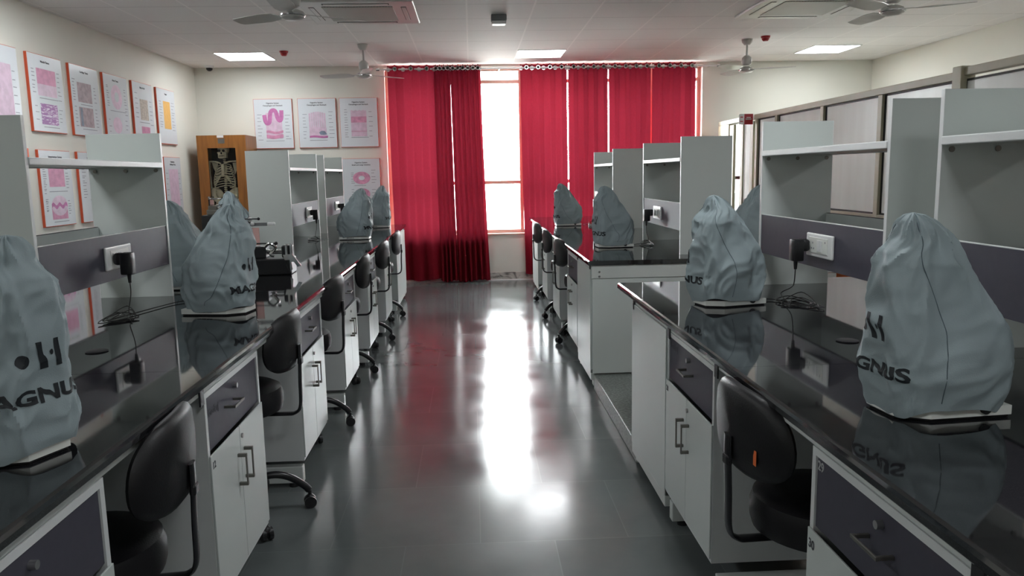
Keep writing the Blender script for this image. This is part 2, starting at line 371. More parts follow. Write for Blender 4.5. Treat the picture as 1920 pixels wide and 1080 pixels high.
struct(MB().box(XL, 3.2, YB-.018, YB, 0.012, .105, .003).obj('baseboard_back', 'marble'))
struct(MB().box(XL, 3.2, YB-.05, YB-.0185, 0, .012).obj('trim_1', 'sign_white'))
# main window
win = struct(thing('window_1', 'x', 'x', (0, 0, 0))); del win['label']; del win['category']
yf0, yf1 = YB+.10, YB+.15
for x in (WX0, -.02, .655, 1.62, 2.40, WX1-.045):
    MB().box(x, x+.045, yf0, yf1, WZ0, WZ1, .004).obj('mullion', 'frame_pink_lit', win)
for z in (WZ0, 1.285, 2.60, WZ1-.04):
    MB().box(WX0, WX1, yf0+.002, yf1-.002, z, z+.045, .004).obj('transom', 'frame_pink_lit', win)
MB().box(WX0, WX1, yf0+.02, yf0+.025, WZ0+.02, WZ1-.02).obj('pane', 'clear_glass', win)
MB().box(WX0, WX1, YB-.02, yf0-.002, WZ0-.022, WZ0-.0005, .004).obj('sill', 'frame_pink_lit', win)
struct(MB().box(-25, 30, YB+.3, 60, -.5, -.4).obj('ground', 'exterior_ground'))
# small window behind the partition
win2 = struct(thing('window_2', 'x', 'x')); del win2['label']; del win2['category']
for x in (3.60, 4.00, 4.41): MB().box(x, x+.04, yf0, yf1, .75, 1.98, .004).obj('mullion', 'frame_pink_lit', win2)
for z in (.75, 1.30, 1.94): MB().box(3.60, 4.45, yf0+.002, yf1-.002, z, z+.04, .004).obj('transom', 'frame_pink_lit', win2)
MB().box(3.60, 4.45, yf0+.02, yf0+.024, .77, 1.96).obj('pane', 'clear_glass', win2)
# outside, seen through the glass
ow = thing('boundary_wall', 'cream wall with an orange band outside, seen through the far right window', 'wall', (0, 0, 0))
MB().box(5.0, 6.9, 15, 15.2, -2, 1.30).obj('wall_face', 'exterior_green', ow)
MB().box(5.0, 6.9, 14.98, 15.2, 1.302, 1.52).obj('orange_band', 'exterior_orange', ow)

# raised terrazzo plinth between the two right benches
pl = MB(); pl.box(.775, 2.40, 3.62, 4.955, 0.0, .098, .004)
struct(pl.obj('floor_plinth', 'terrazzo'))

# partition of aluminium frames with frosted panes
PX = 3.30
part = struct(thing('wall_partition', 'x', 'x')); del part['label']; del part['category']
PT = 2.04
MB().box(PX-.03, PX+.03, 5.22, 10.28, PT-.055, PT, .004).obj('top_rail', 'partition_alu', part)
MB().box(PX-.03, PX+.03, -1.5, 5.12, PT-.055+.02, PT+.02, .004).obj('top_rail', 'partition_alu', part)
MB().box(PX-.028, PX+.028, -1.5, 8.98, .985, 1.035, .004).obj('middle_rail', 'partition_alu', part)
MB().box(PX-.015, PX+.015, -1.5, 8.98, .0, .985).obj('lower_panel', 'orange_laminate', part)
posts = [8.90, 8.32, 7.22, 6.18, 4.05, 2.95, 1.85, .75, -.35, -1.45]
for y in posts: MB().box(PX-.03, PX+.03, y-.03, y+.035, 0, PT-.056, .004).obj('post', 'partition_alu', part)
MB().box(PX-.05, PX+.05, 5.12, 5.22, 0, PT+.03, .006).obj('post', 'partition_alu', part)
ys = sorted(posts + [5.17])
for a, b in zip(ys, ys[1:]):
    MB().box(PX-.003, PX+.003, a+.05, b-.05, 1.05, PT-.07).obj('frosted_pane', 'frosted_glass', part)
    g = MB()
    g.box(PX-.008, PX+.008, a+.036, a+.05, 1.036, PT-.056); g.box(PX-.008, PX+.008, b-.05, b-.031, 1.036, PT-.056)
    g.box(PX-.008, PX+.008, a+.05, b-.05, 1.036, 1.05); g.box(PX-.008, PX+.008, a+.05, b-.05, PT-.07, PT-.056); g.obj('gasket', 'gasket', part)
# the open glazed door at the far end of the partition
dr = struct(thing('door_1', 'x', 'x')); del dr['label']; del dr['category']
MB().box(PX-.03, PX+.03, 10.20, 10.28, 0, PT-.056, .004).obj('door_jamb', 'door_cream', dr)
MB().box(PX-.03, PX+.03, 9.86, 10.198, 0, PT-.056, .004).obj('side_panel', 'door_cream', dr)
MB().box(PX-.02, PX+.02, 9.70, 9.85, 0.01, PT-.07, .004).obj('door_stile', 'door_cream', dr)
MB().box(PX-.02, PX+.02, 9.02, 9.12, 0.01, PT-.07, .004).obj('door_stile', 'partition_alu', dr)
MB().box(PX-.02, PX+.02, 9.36, 9.44, 0.01, PT-.07, .004).obj('door_stile', 'partition_alu', dr)
MB().box(PX-.019, PX+.019, 9.122, 9.358, 0.01, .90, .004).obj('door_panel', 'door_cream', dr)
MB().box(PX-.019, PX+.019, 9.442, 9.698, 0.01, .90, .004).obj('door_panel', 'door_cream', dr)
MB().box(PX-.003, PX+.003, 9.122, 9.358, .90, PT-.07).obj('door_glass', 'frosted_glass', dr)
MB().box(PX-.003, PX+.003, 9.442, 9.698, .90, PT-.07).obj('door_glass', 'clear_glass', dr)
# V-shaped sign over the door
sg = thing('exit_sign', 'small red and white folded sign sticking out above the glass door', 'sign', (PX-.032, 9.00, 1.93))
s2 = MB(); s2.box(-.105, -.003, -.006, 0, 0, .12); s2.obj('sign_face', 'sign_red', sg)
s3 = MB(); s3.box(-.09, -.02, -.0075, -.0061, .055, .066); s3.box(-.08, -.03, -.0075, -.0061, .075, .084); s3.obj('sign_lines', 'sign_white', sg)
s4 = MB(); s4.box(-.165, -.107, -.006, 0, .0, .12); s4.obj('sign_side', 'sign_white', sg)
s5 = MB(); s5.box(-.152, -.12, -.0075, -.0061, .03, .04); s5.box(-.152, -.12, -.0075, -.0061, .078, .09); s5.obj('sign_lines', 'sign_red', sg)

# ------------------------------------------------------------------ ceiling fittings
def make_light(x, y, label):
    t = thing('ceiling_light', label, 'ceiling light', (x, y, ZC), 0, 'recessed ceiling lights')
    f = MB()
    for a in ((-.285, .285, -.30, -.285), (-.285, .285, .285, .30), (-.2875, -.2725, -.285, .285), (.2725, .2875, -.285, .285)):
        f.box(a[0], a[1], a[2], a[3], -.006, -.0005)
    f.obj('light_frame', 'ac_white', t)
    MB().box(-.272, .272, -.284, .284, -.004, -.0008).obj('diffuser', 'lit_diffuser', t)
    return t
L0 = make_light(-2.5875, 9.50, 'bright square ceiling light by the left wall, nearest the skeleton case')
dup(L0, (.8625, 9.55, ZC), 0, 'bright square ceiling light over the aisle in front of the window gap')
dup(L0, (4.3125, 9.45, ZC), 0, 'bright square ceiling light at the right above the glass partition')
for x, nm in ((-2.5875, 'left benches'), (.8625, 'aisle'), (4.3125, 'glass partition')):
    if nm != 'aisle': dup(L0, (x, 5.92, ZC), 0, 'square ceiling light above the %s at mid room, past the top of the photo' % nm)
    dup(L0, (x, -.30, ZC), 0, 'added unseen ceiling light above the %s behind the photographer' % nm)  # unseen row added to brighten faces turned towards the camera
    dup(L0, (x, 2.75, ZC), 0, 'square ceiling light above the %s close to the photographer, past the top' % nm)

def make_fan(x, y, zh, ang, label):
    t = thing('ceiling_fan', label, 'ceiling fan', (x, y, 0), 0, 'white ceiling fans')
    MB().cyl((0, 0, zh+.16), (0, 0, ZC-.06), .011, seg=10).obj('down_rod', 'fan_white', t, True)
    MB().lathe([(.0, 0), (.03, 0), (.055, .03), (.06, .06), (0, .06)], (0, 0, ZC-.0605)).obj('canopy', 'fan_white', t, True)
    MB().lathe([(0, .0), (.03, 0), (.048, .01), (.056, .04), (.05, .08), (.022, .105), (0, .105)], (0, 0, zh+.055)).obj('upper_cup', 'fan_white', t, True)
    mt = MB(); mt.lathe([(0, -.028), (.05, -.026), (.075, -.012), (.082, .008), (.07, .026), (.04, .04), (0, .045)], (0, 0, zh)); mo = mt.obj('motor', 'fan_white', t, True)
    MB().lathe([(.083, 0), (.0865, .003), (.0865, .010), (.083, .013)], (0, 0, zh-.004)).obj('trim_ring', 'chrome', mo, True)
    for k in range(3):
        a = ang + k*2*PI/3; ca, sa = math.cos(a), math.sin(a); d = Vector((ca, sa, 0)); n = Vector((-sa, ca, 0))
        b = MB(); rr = []
        for u, w_, tw in ((.075, .018, .0), (.12, .02, .02), (.15, .05, .10), (.25, .062, .12), (.38, .06, .10), (.50, .055, .08), (.515, .03, .08)):
            c = d*u + Vector((0, 0, zh+.012)); wv = n*w_ + Vector((0, 0, w_*tw*2)); th = Vector((0, 0, .002))
            rr.append([c-wv-th, c+wv-th, c+wv+th, c-wv+th])
        b.rings(rr); b.obj('blade', 'fan_white', t)
    return t
make_fan(-1.17, 5.52, 2.50, R(30), 'white ceiling fan above the left benches nearest the camera')
make_fan(3.0, 5.56, 2.50, R(-27), 'white ceiling fan above the right benches nearest the camera')
make_fan(-1.13, 8.75, 2.50, R(42), 'small looking far white ceiling fan in front of the left curtain rod end')
make_fan(3.07, 8.70, 2.50, R(-20), 'far white ceiling fan right of the curtains below the red detector')

def make_ac(x, y, label):
    t = thing('air_conditioner', label, 'air conditioner', (x, y, ZC), 0, 'ceiling cassette air conditioners')
    MB().box(-.47, .47, -.47, .47, -.028, -.0005, .012, 3).obj('panel', 'ac_white', t)
    MB().box(-.29, .29, -.29, .29, -.034, -.0285, .002).obj('intake_grille', 'grille', t)
    for a in range(4):
        s = MB(); s.box(-.27, .27, .355, .40, -.0305, -.0285, .0008); o = s.obj('louvre_slot', 'slot_dark', t); o.rotation_euler = (0, 0, a*PI/2)
        s = MB(); s.box(-.262, .262, .360, .395, -.033, -.0308, .0008); q = s.obj('louvre', 'ac_white', o)
    return t
a0 = make_ac(-.90, 7.00, 'white cassette air conditioner in the ceiling left of centre')
dup(a0, (2.95, 6.93, ZC), 0, 'white cassette air conditioner in the ceiling on the right', 'ceiling cassette air conditioners')
for x, y, l in ((-2.065, 9.15, 'round red fire detector on the ceiling beside the left light'), (3.2, 8.5, 'round red fire detector on the ceiling above the right far fan')):
    t = thing('fire_detector', l, 'fire detector', (x, y, ZC), 0, 'red detectors')
    MB().lathe([(0, -.022), (.045, -.02), (.05, 0), (0, 0)], (0, 0, -.0005)).obj('base', 'red_plastic', t, True)
    MB().lathe([(0, -.055), (.025, -.052), (.038, -.035), (.04, -.0225), (0, -.0225)]).obj('dome', 'red_plastic', t, True)
t = thing('access_point', 'small grey and white wireless unit hanging from the ceiling above the aisle', 'wireless unit', (.285, 7.25, ZC))
MB().box(-.07, .07, -.05, .05, -.055, -.0005, .008).obj('bracket', 'ap_grey', t)
MB().box(-.065, .065, -.055, .055, -.085, -.0555, .01, 3).obj('housing', 'sign_white', t)
t = thing('security_camera', 'small dark dome camera in the far left ceiling corner', 'security camera', (-3.24, 10.22, ZC))
MB().lathe([(0, -.03), (.05, -.03), (.058, -.015), (.058, 0), (0, 0)], (0, 0, -.0005)).obj('base', 'sign_white', t, True)
MB().lathe([(0, -.07), (.02, -.066), (.036, -.05), (.04, -.0308), (0, -.0308)]).obj('dome', 'black_plastic', t, True)

# ------------------------------------------------------------------ curtains
YC = 10.27; ZR = 2.762
rod = thing('curtain_rod', 'long chrome curtain rod across the window top', 'curtain rod', (0, YC, ZR))
MB().cyl((-1.14, 0, 0), (3.24, 0, 0), .011, seg=12).obj('rod', 'steel_shine_tint', rod, True)
for x in (-1.15, 3.25): MB().cyl((x-.02, 0, 0), (x+.02, 0, 0), .02, seg=14).obj('finial', 'chrome', rod, True)
for x in (-1.08, .40, 3.16):
    b = MB(); b.cyl((x, 0.011, 0), (x, YB+.10-YC if x == .40 else YB-YC, 0), .007, seg=8); b.obj('bracket', 'chrome', rod, True)
def curtain(x0, x1, bx0, bx1, zb, npl, amp, seed, label, stripes=None):
    t = thing('curtain', label, 'curtain', ((x0+x1)/2, YC, 0), 0, 'red eyelet curtains')
    xc = (x0+x1)/2
    W = max(60, npl*14); H = 60; rnd = random.Random(seed); V = []
    ph = rnd.random()*6
    top = ZR + .045
    def prof(u, v):
        # v 0 bottom .. 1 top ; pleats are sharp at the rod and loosen below
        k = npl*PI*2*u + PI/2
        a = amp*(0.55+.45*v) if v > .5 else amp*(0.775 + .3*(.5-v))
        s = math.sin(k + .35*math.sin(3*v+ph)*(1-v))
        y = a*s + .012*math.sin(3.1*u*PI*2+ph+2*v)*(1-v)
        y += .006*noise.noise(Vector((u*9, v*2.5, seed)))
        xt = x0+(x1-x0)*u; xb = bx0+(bx1-bx0)*u
        f = (1-v)**1.6
        x = xt*(1-f)+xb*f + .010*math.sin(k*2)*(v) + .008*noise.noise(Vector((u*6, v*3, seed+9)))*(1-v)
        zz = zb + (top-zb)*v
        if v < .001: zz += .012*math.sin(u*7+seed)
        if v > .999: zz += -.006*math.cos(k*2)
        return Vector((x-xc, y, zz))
    b = MB(); bm = b.bm
    for j in range(H+1): V.append([bm.verts.new(prof(i/W, j/H)) for i in range(W+1)])
    for j in range(H):
        for i in range(W): bm.faces.new((V[j][i], V[j][i+1], V[j+1][i+1], V[j+1][i]))
    b.obj('cloth', 'curtain_cloth', t, True)
    n = npl*2
    for i in range(n+1):
        u = (i)/n
        u = min(max((i+.0)/n, .02), .98)
        x = x0+(x1-x0)*u-xc
        e = MB(); pr = [(.017, -.004), (.026, -.004), (.026, .004), (.017, .004)]
        # ring standing across the cloth, facing the room
        e.lathe([(.017, -.016), (.027, -.016), (.027, -.010), (.017, -.010), (.017, -.016)], (x, 0.0, ZR), 18, 'Y')
        o = e.obj('eyelet', 'steel_shine_tint', t, True)
        o.location = (0, prof(u, .97).y - .004, 0)
    return t
curtain(-1.035, -.425, -1.015, -.415, .045, 3, .030, 1, 'red curtain spread flat, leftmost at the window, over the bench end')
curtain(-.440, -.236, -.432, -.206, .020, 4, .045, 2, 'narrow bunched red curtain between the flat left one and the gap')
curtain(-.230, .155, -.203, .225, .020, 6, .045, 3, 'red curtain gathered at the left side of the bright window gap')
curtain(.668, 1.272, .70, 1.285, .10, 4, .034, 4, 'red curtain just right of the bright window gap')
curtain(1.288, 1.806, 1.29, 1.812, .10, 4, .034, 5, 'red curtain second to the right of the bright gap, behind the white racks')
curtain(1.820, 2.372, 1.83, 2.372, .10, 4, .034, 6, 'red curtain third to the right of the bright gap')
curtain(2.388, 2.965, 2.40, 2.98, .10, 4, .034, 8, 'rightmost dark red curtain beside the blank wall')

# ------------------------------------------------------------------ posters
def poster(loc, rotz, w, h, label, title, kind):
    t = thing('poster', label, 'poster', loc, rotz, 'histology charts on the walls')
    MB().box(0, w, -.0218, 0, 0, h, .0012).obj('backing_board', 'poster_edge', t)
    MB().box(.004, w-.004, -.0236, -.0222, .006, h-.004).obj('chart_sheet', 'poster_face', t)
    yy = -.0245
    if title:
        ls = title.split('|')
        for i, s in enumerate(ls):
            text_part(s, .024, w/2, yy, h-.055-.03*i, 'ink', t, 'title', .0006)
    lay = [0]
    def patch(x0, x1, z0, z1, m, name='picture'):
        lay[0] += 1; q = yy + .0006 - .00012*lay[0]
        return MB().box(x0*w, x1*w, q-.0001, q, z0*h, z1*h).obj(name, m, t)
    def lines(xa, xb, za, zb, n, seed=1):
        rnd = random.Random(seed); b = MB()
        for i in range(n):
            z = (za+(zb-za)*i/max(1, n-1))*h + rnd.uniform(-.006, .006); l = rnd.uniform(.5, 1)
            x0_, x1_ = xa*w, xa*w+(xb-xa)*w*l
            b.box(x0_, x1_, yy-.0002, yy+.0005, z, z+.006)
        b.obj('captions', 'ink_soft', t)
    def wavy(x0, x1, zc, amp, th, nw, m, ph=0):
        b = MB(); p = []; q = []
        N = 40
        for i in range(N+1):
            u = i/N; x = (x0+(x1-x0)*u)*w; z = (zc+amp*math.sin(nw*2*PI*u+ph))*h
            p.append((x, z+th*h/2)); q.append((x, z-th*h/2))
        for i in range(N):
            b.prism([p[i], p[i+1], q[i+1], q[i]], yy-.0014-.0001*lay[0], yy-.0011-.0001*lay[0])
        lay[0] += 1; b.obj('picture', m, t)
    if kind == 'fold':
        patch(.30, .72, .20, .72, 'pink_pale')
        b = MB(); pts = [(.27, .68), (.29, .56), (.34, .51), (.40, .55), (.43, .72), (.50, .77), (.57, .74), (.62, .60), (.67, .565), (.71, .62), (.72, .77)]
        b.tube([(a*w, yy-.001, c*h) for a, c in pts], .026, 8, 5, (1, 1)); o = b.obj('picture', 'magenta', t)
        for v in o.data.vertices: v.co.y = yy-.0022 + (v.co.y-yy+.001)*.02
        wavy(.30, .74, .33, .015, .05, 1, 'pink_strong', 1); wavy(.30, .74, .24, .012, .07, 1, 'pink_strong', 2)
        lines(.08, .22, .18, .68, 8, 1); lines(.80, .94, .18, .66, 8, 2); lines(.28, .9, .155, .155, 1, 3)
    elif kind == 'villi':
        for i in range(8): patch(.28+i*.056, .325+i*.056, .30, .70+.03*math.sin(i*.45), 'pink_pale')
        patch(.28, .73, .24, .42, 'pink_pale'); wavy(.28, .76, .225, .008, .04, 1, 'magenta')
        b = MB(); b.prism([(.53*w, .31*h), (.60*w, .345*h), (.68*w, .34*h), (.74*w, .275*h), (.66*w, .26*h), (.57*w, .265*h)], yy-.0030, yy-.0026); b.obj('picture', 'grey_patch', t)
        lines(.12, .24, .2, .68, 8, 4); lines(.80, .94, .2, .72, 8, 5); lines(.28, .88, .155, .155, 1, 3)
    elif kind == 'layers':
        patch(.29, .70, .22, .72, 'pink_pale'); patch(.29, .70, .50, .62, 'pink_ring'); patch(.29, .70, .318, .330, 'pink_strong'); wavy(.29, .70, .73, .008, .03, 4, 'pink_pale')
        lines(.12, .22, .2, .75, 12, 6); lines(.76, .9, .22, .72, 6, 7); lines(.28, .88, .20, .20, 1, 3)
    elif kind == 'rings':
        for zc, rr, ri in ((.60, .128, .045), (.27, .118, .05)):
            b = MB(); N = 40
            for i in range(N):
                a0_, a1_ = 2*PI*i/N, 2*PI*(i+1)/N
                b.prism([(w*.5+rr*.85*math.cos(a0_)*h/w*.8, zc*h+rr*h*math.sin(a0_)), (w*.5+rr*.85*math.cos(a1_)*h/w*.8, zc*h+rr*h*math.sin(a1_)),
                         (w*.5+ri*.85*math.cos(a1_)*h/w*.8, zc*h+ri*h*math.sin(a1_)), (w*.5+ri*.85*math.cos(a0_)*h/w*.8, zc*h+ri*h*math.sin(a0_))], yy-.0006, yy)
            b.obj('picture', 'pink_ring', t)
        b = MB(); b.ball((.46*w, yy, .28*h), .028, .0005, .02); b.ball((.55*w, yy, .265*h), .026, .0005, .018); b.obj('picture', 'pink_pale', t, True)
        lines(.22, .32, .5, .7, 6, 8); lines(.76, .9, .5, .75, 5, 9); lines(.22, .32, .15, .36, 5, 10); lines(.76, .9, .15, .36, 4, 11); lines(.3, .7, .445, .445, 1, 3)
    elif kind == 'muscle':
        patch(.22, .78, .62, .82, 'pink_strong'); patch(.22, .78, .47, .62, 'pink_pale'); patch(.25, .75, .10, .37, 'striated')
        lines(.08, .18, .5, .8, 7, 12); lines(.82, .93, .44, .8, 7, 13); lines(.1, .2, .16, .33, 3, 14); lines(.8, .93, .14, .3, 4, 15); lines(.25, .85, .44, .44, 1); lines(.3, .8, .07, .07, 1)
    elif kind == 'two_brown':
        patch(.22, .72, .48, .76, 'brownish'); patch(.22, .72, .13, .41, 'brownish'); patch(.26, .34, .14, .40, 'grey_patch')
        lines(.06, .16, .5, .78, 8, 16); lines(.80, .9, .5, .72, 5, 17); lines(.08, .18, .14, .4, 6, 18); lines(.8, .9, .14, .4, 6, 19); lines(.3, .75, .45, .45, 1); lines(.3, .85, .1, .1, 1)
    elif kind == 'pale':
        b = MB(); b.ball((.5*w, yy, .66*h), .12, .0006, .12); b.obj('picture', 'pink_pale', t, True)
        b = MB(); b.ball((.5*w, yy-.0004, .66*h), .05, .0006, .05); b.obj('picture', 'poster_face', t, True)
        b = MB(); b.ball((.45*w, yy, .22*h), .10, .0006, .08); b.obj('picture', 'pink_pale', t, True)
        lines(.1, .2, .5, .82, 9, 20); lines(.82, .95, .4, .8, 9, 21); lines(.2, .9, .44, .44, 1); lines(.1, .2, .1, .3, 3, 22); lines(.8, .95, .08, .3, 4, 23)
    elif kind == 'patches':
        patch(.30, .72, .55, .80, 'poster_face'); patch(.32, .72, .52, .72, 'sand'); patch(.32, .72, .37, .52, 'sand'); patch(.32, .74, .08, .26, 'pink_strong')
        lines(.1, .24, .4, .8, 6, 24); lines(.8, .95, .3, .7, 6, 25); lines(.26, .8, .33, .33, 1)
    elif kind == 'amber':
        patch(.32, .70, .28, .78, 'amber'); lines(.1, .28, .3, .75, 10, 26); lines(.76, .95, .26, .76, 10, 27)
    elif kind == 'skin':
        patch(.24, .74, .52, .80, 'pink_strong'); wavy(.24, .74, .82, .01, .04, 1, 'pink_pale')
        b = MB(); b.ball((.5*w, yy, .27*h), .13, .0005, .085); b.obj('picture', 'pink_pale', t, True)
        patch(.24, .74, .09, .26, 'pink_strong'); wavy(.24, .74, .27, .02, .05, 2.5, 'magenta')
        lines(.07, .17, .44, .74, 12, 28); lines(.78, .9, .5, .82, 9, 29); lines(.08, .16, .2, .36, 8, 30); lines(.78, .88, .16, .32, 6, 31); lines(.22, .85, .46, .46, 1); lines(.28, .8, .06, .06, 1)
    elif kind == 'column':
        patch(.36, .80, .42, .78, 'pink_ring'); wavy(.36, .80, .80, .004, .02, 1, 'pink_strong'); patch(.36, .8, .36, .42, 'pink_pale')
        lines(.1, .24, .36, .78, 12, 32); lines(.32, .85, .32, .32, 1)
    elif kind == 'dots':
        patch(.24, .80, .10, .78, 'pink_pale'); lines(.06, .2, .2, .7, 6, 33); lines(.82, .95, .2, .7, 6, 34)
    return t
# left wall (sheets face +x); local x runs along +Y
PXW = XL + .0005
lp = [(5.88, .50, 1.83, 'dots', '', 'chart with pale pink pictures high on the left wall, cut by the photo edge'),
      (6.52, .52, 1.83, 'muscle', 'Muscle Tissue', 'chart with a pink and a purple striped picture high on the left wall'),
      (7.17, .52, 1.83, 'two_brown', 'Cartilage Tissue', 'chart with two brownish pictures high on the left wall'),
      (7.80, .52, 1.83, 'pale', 'Nerve Tissue', 'chart with a faint pale round picture, fourth high on the left wall'),
      (8.44, .51, 1.83, 'patches', 'Skin and Hair', 'chart with sand coloured and pink squares, fifth high on the left wall'),
      (9.07, .53, 1.83, 'amber', 'Tongue', 'chart with a tall amber picture high on the left wall near the corner')]
for y, w_, z, k, ti, lb in lp: poster((PXW, y, z), R(90), w_, .62, lb, ti, k)
poster((PXW, 5.93, 1.055), R(90), .40, .52, 'chart behind the near left rack in the lower row, mostly hidden by the rack side', '', 'dots')
poster((PXW, 6.54, 1.055), R(90), .50, .63, 'chart of pink skin sections seen between shelf and strip of the near left rack', 'Integumentary System', 'skin')
poster((PXW, 7.17, 1.055), R(90), .52, .63, 'chart with one tall pink column half hidden by the near left rack side', 'Respiratory System', 'column')
poster((PXW, 9.13, 1.055), R(90), .50, .63, 'chart with a faint mottled pink picture low on the left wall near the wooden case', 'Respiratory|Histology of Lung', 'dots')
osg = thing('wall_sign', 'small orange and white sign on the left wall above the near shelf', 'sign', (PXW, 6.30, 1.615), R(90))
MB().box(0, .13, -.012, 0, 0, .075, .002).obj('plate', 'sign_orange', osg)
MB().prism([(.02, .02), (.06, .045), (.045, .02)], -.0135, -.0122).obj('arrow', 'sign_white', osg)
# back wall (sheets face -y)
PYW = YB - .0005
poster((-2.775, PYW, 1.80), 0, .49, .63, 'chart with a magenta looped fold picture on the back wall, left of three', 'Digestive System|Oesophagus and Stomach', 'fold')
poster((-2.215, PYW, 1.80), 0, .49, .63, 'chart with lilac finger shapes and grey patch on the back wall, middle of three', 'Digestive System|Oesophagus and Stomach', 'villi')
poster((-1.680, PYW, 1.80), 0, .49, .63, 'chart with a layered pink block on the back wall, beside the window', 'Digestive System|Oesophagus and Stomach', 'layers')
poster((-1.680, PYW, 1.02), 0, .49, .635, 'chart with two pink ring sections on the back wall, below the others', 'Digestive System|Small and Large Intestine', 'rings')

# ------------------------------------------------------------------ skeleton case
def skeleton_case():
    x0, x1, y0, y1, H = -3.36, -2.765, 9.90, 10.395, 1.955
    t = thing('display_case', 'tall orange brown wooden case with glass door in the far left corner', 'display cabinet', (0, 0, 0))
    b = MB(); b.box(x0, x0+.02, y0+.022, y1, 0, H); b.box(x1-.02, x1, y0+.022, y1, 0, H); b.box(x0+.02, x1-.02, y0+.022, y1, H-.02, H); b.box(x0+.02, x1-.02, y0+.022, y1, 0, .06)
    b.obj('body', 'wood', t)
    MB().box(x0+.021, x1-.021, y1-.03, y1-.015, .061, H-.021).obj('back_lining', 'cabinet_dark', t)
    b = MB(); gx0, gx1, gz0, gz1 = -3.235, -2.895, .25, 1.80
    b.box(x0, gx0, y0, y0+.02, 0.02, H); b.box(gx1, x1, y0, y0+.02, .02, H); b.box(gx0, gx1, y0, y0+.02, gz1, H); b.box(gx0, gx1, y0, y0+.02, .02, gz0)
    d = b.obj('door', 'wood', t)
    MB().box(gx0-.0, gx1+.0, y0+.008, y0+.012, gz0, gz1).obj('door_glass', 'clear_glass', d)
    MB().box(-3.10, -3.02, y0-.002, y0-.0003, 1.855, 1.915).obj('name_plate', 'brushed_steel', d)
    MB().box(-3.11, -3.03, y0-.0015, y0-.0003, 1.925, 1.954).obj('tape', 'sign_white', d)
    # the skeleton itself
    s = thing('skeleton', 'ivory human skeleton model hanging inside the wooden case', 'skeleton', (-3.078, 10.005, 0))
    k = MB(); k.ball((0, .02, 1.79), .068, .085, .075, 20); k.ball((0, -.035, 1.735), .048, .045, .045, 16); k.box(-.036, .036, -.085, -.02, 1.672, 1.70, .012, 3); k.box(-.05, -.038, -.06, .02, 1.68, 1.75, .005); k.box(.038, .05, -.06, .02, 1.68, 1.75, .005)
    k.ball((-.045, -.045, 1.745), .016, .02, .01); k.ball((.045, -.045, 1.745), .016, .02, .01)
    sk = k.obj('skull', 'bone', s, True)
    e = MB(); e.ball((-.026, -.072, 1.768), .017, .014, .016); e.ball((.026, -.072, 1.768), .017, .014, .016); e.ball((0, -.080, 1.738), .009, .008, .014); e.box(-.026, .026, -.089, -.080, 1.702, 1.708, .002)
    e.obj('sockets', 'cabinet_dark', sk, True)
    v = MB()
    for i in range(24):
        z = 1.66-.0245*i; y = .03 + .025*math.sin(i*.3)
        v.ball((0, y, z), .021, .018, .0105, 10)
    for z in (1.24, 1.205, 1.17, 1.135+.02): v.cyl((-.045, .035, z), (.045, .035, z), .005, seg=6)
    v.obj('spine', 'bone', s, True)
    r = MB()
    r.box(-.018, .018, -.075, -.062, 1.46, 1.605, .006, 2)
    for i in range(10):
        f = i/9; z = 1.60-.03*i; W = .085+.045*math.sin(min(1, f*1.2)*PI*.62); D = .075+.02*f
        for sg_ in (-1, 1):
            zf = z-.055-.02*f
            if i < 7: end = (sg_*.02, -.068, max(zf+.02, 1.47) if i > 3 else zf+.02)
            else: end = (sg_*(.07+.012*(i-7)), -.055, zf)
            r.tube([(0, .04, z+.01), (sg_*W*.6, .055, z), (sg_*W, .0, z-.025), (sg_*W*.82, -.05, zf), end], .0062, 6, 4)
    r.obj('rib_cage', 'bone', s, True)
    c = MB()
    for sg_ in (-1, 1):
        c.tube([(sg_*.02, -.06, 1.61), (sg_*.08, -.05, 1.635), (sg_*.175, 0, 1.64)], .009, 8, 4)
    c.obj('collar_bones', 'bone', s, True)
    c = MB()
    for sg_ in (-1, 1):
        c.prism([(sg_*.09, 1.62), (sg_*.165, 1.63), (sg_*.15, 1.56), (sg_*.11, 1.47)], .055, .063)
    c.obj('shoulder_blades', 'bone', s)
    p = MB()
    for sg_ in (-1, 1):
        p.tube([(sg_*.025, .03, 1.16), (sg_*.08, .02, 1.27), (sg_*.135, -.01, 1.285), (sg_*.14, -.03, 1.22), (sg_*.09, -.02, 1.14), (sg_*.035, -.045, 1.085), (sg_*.01, -.05, 1.08)], lambda q: .014+.02*math.sin(q*PI), 10, 5)
        p.ball((sg_*.085, .0, 1.235), .055, .016, .055, 14)
        p.tube([(sg_*.085, -.01, 1.12), (sg_*.07, -.02, 1.03), (sg_*.03, -.035, 1.05)], .012, 8, 4)
    p.prism([(-.04, 1.17), (.04, 1.17), (.012, 1.06), (-.012, 1.06)], .03, .045)
    p.obj('pelvis', 'bone', s, True)
    for sg_ in (-1, 1):
        a = MB(); a.ball((sg_*.185, 0, 1.615), .022, .022, .022, 12)
        a.tube([(sg_*.185, 0, 1.61), (sg_*.178, 0, 1.50), (sg_*.172, 0, 1.33), (sg_*.17, 0, 1.31)], lambda q: .011+.006*abs(2*q-1)**3, 10, 4)
        a.ball((sg_*.17, 0, 1.31), .022, .014, .014, 12)
        a.tube([(sg_*.178, 0, 1.30), (sg_*.175, -.01, 1.18), (sg_*.17, -.02, 1.06)], .008, 8, 4); a.tube([(sg_*.162, 0, 1.30), (sg_*.155, -.01, 1.18), (sg_*.155, -.02, 1.06)], .007, 8, 4)
        a.ball((sg_*.162, -.02, 1.04), .02, .01, .015, 10)
        for q in range(5): a.tube([(sg_*(.148+.008*q), -.02, 1.03), (sg_*(.140+.012*q), -.025, .97), (sg_*(.142+.011*q), -.02, .89+.012*abs(q-2))], .0045, 6, 3)
        a.obj('arm', 'bone', s, True)
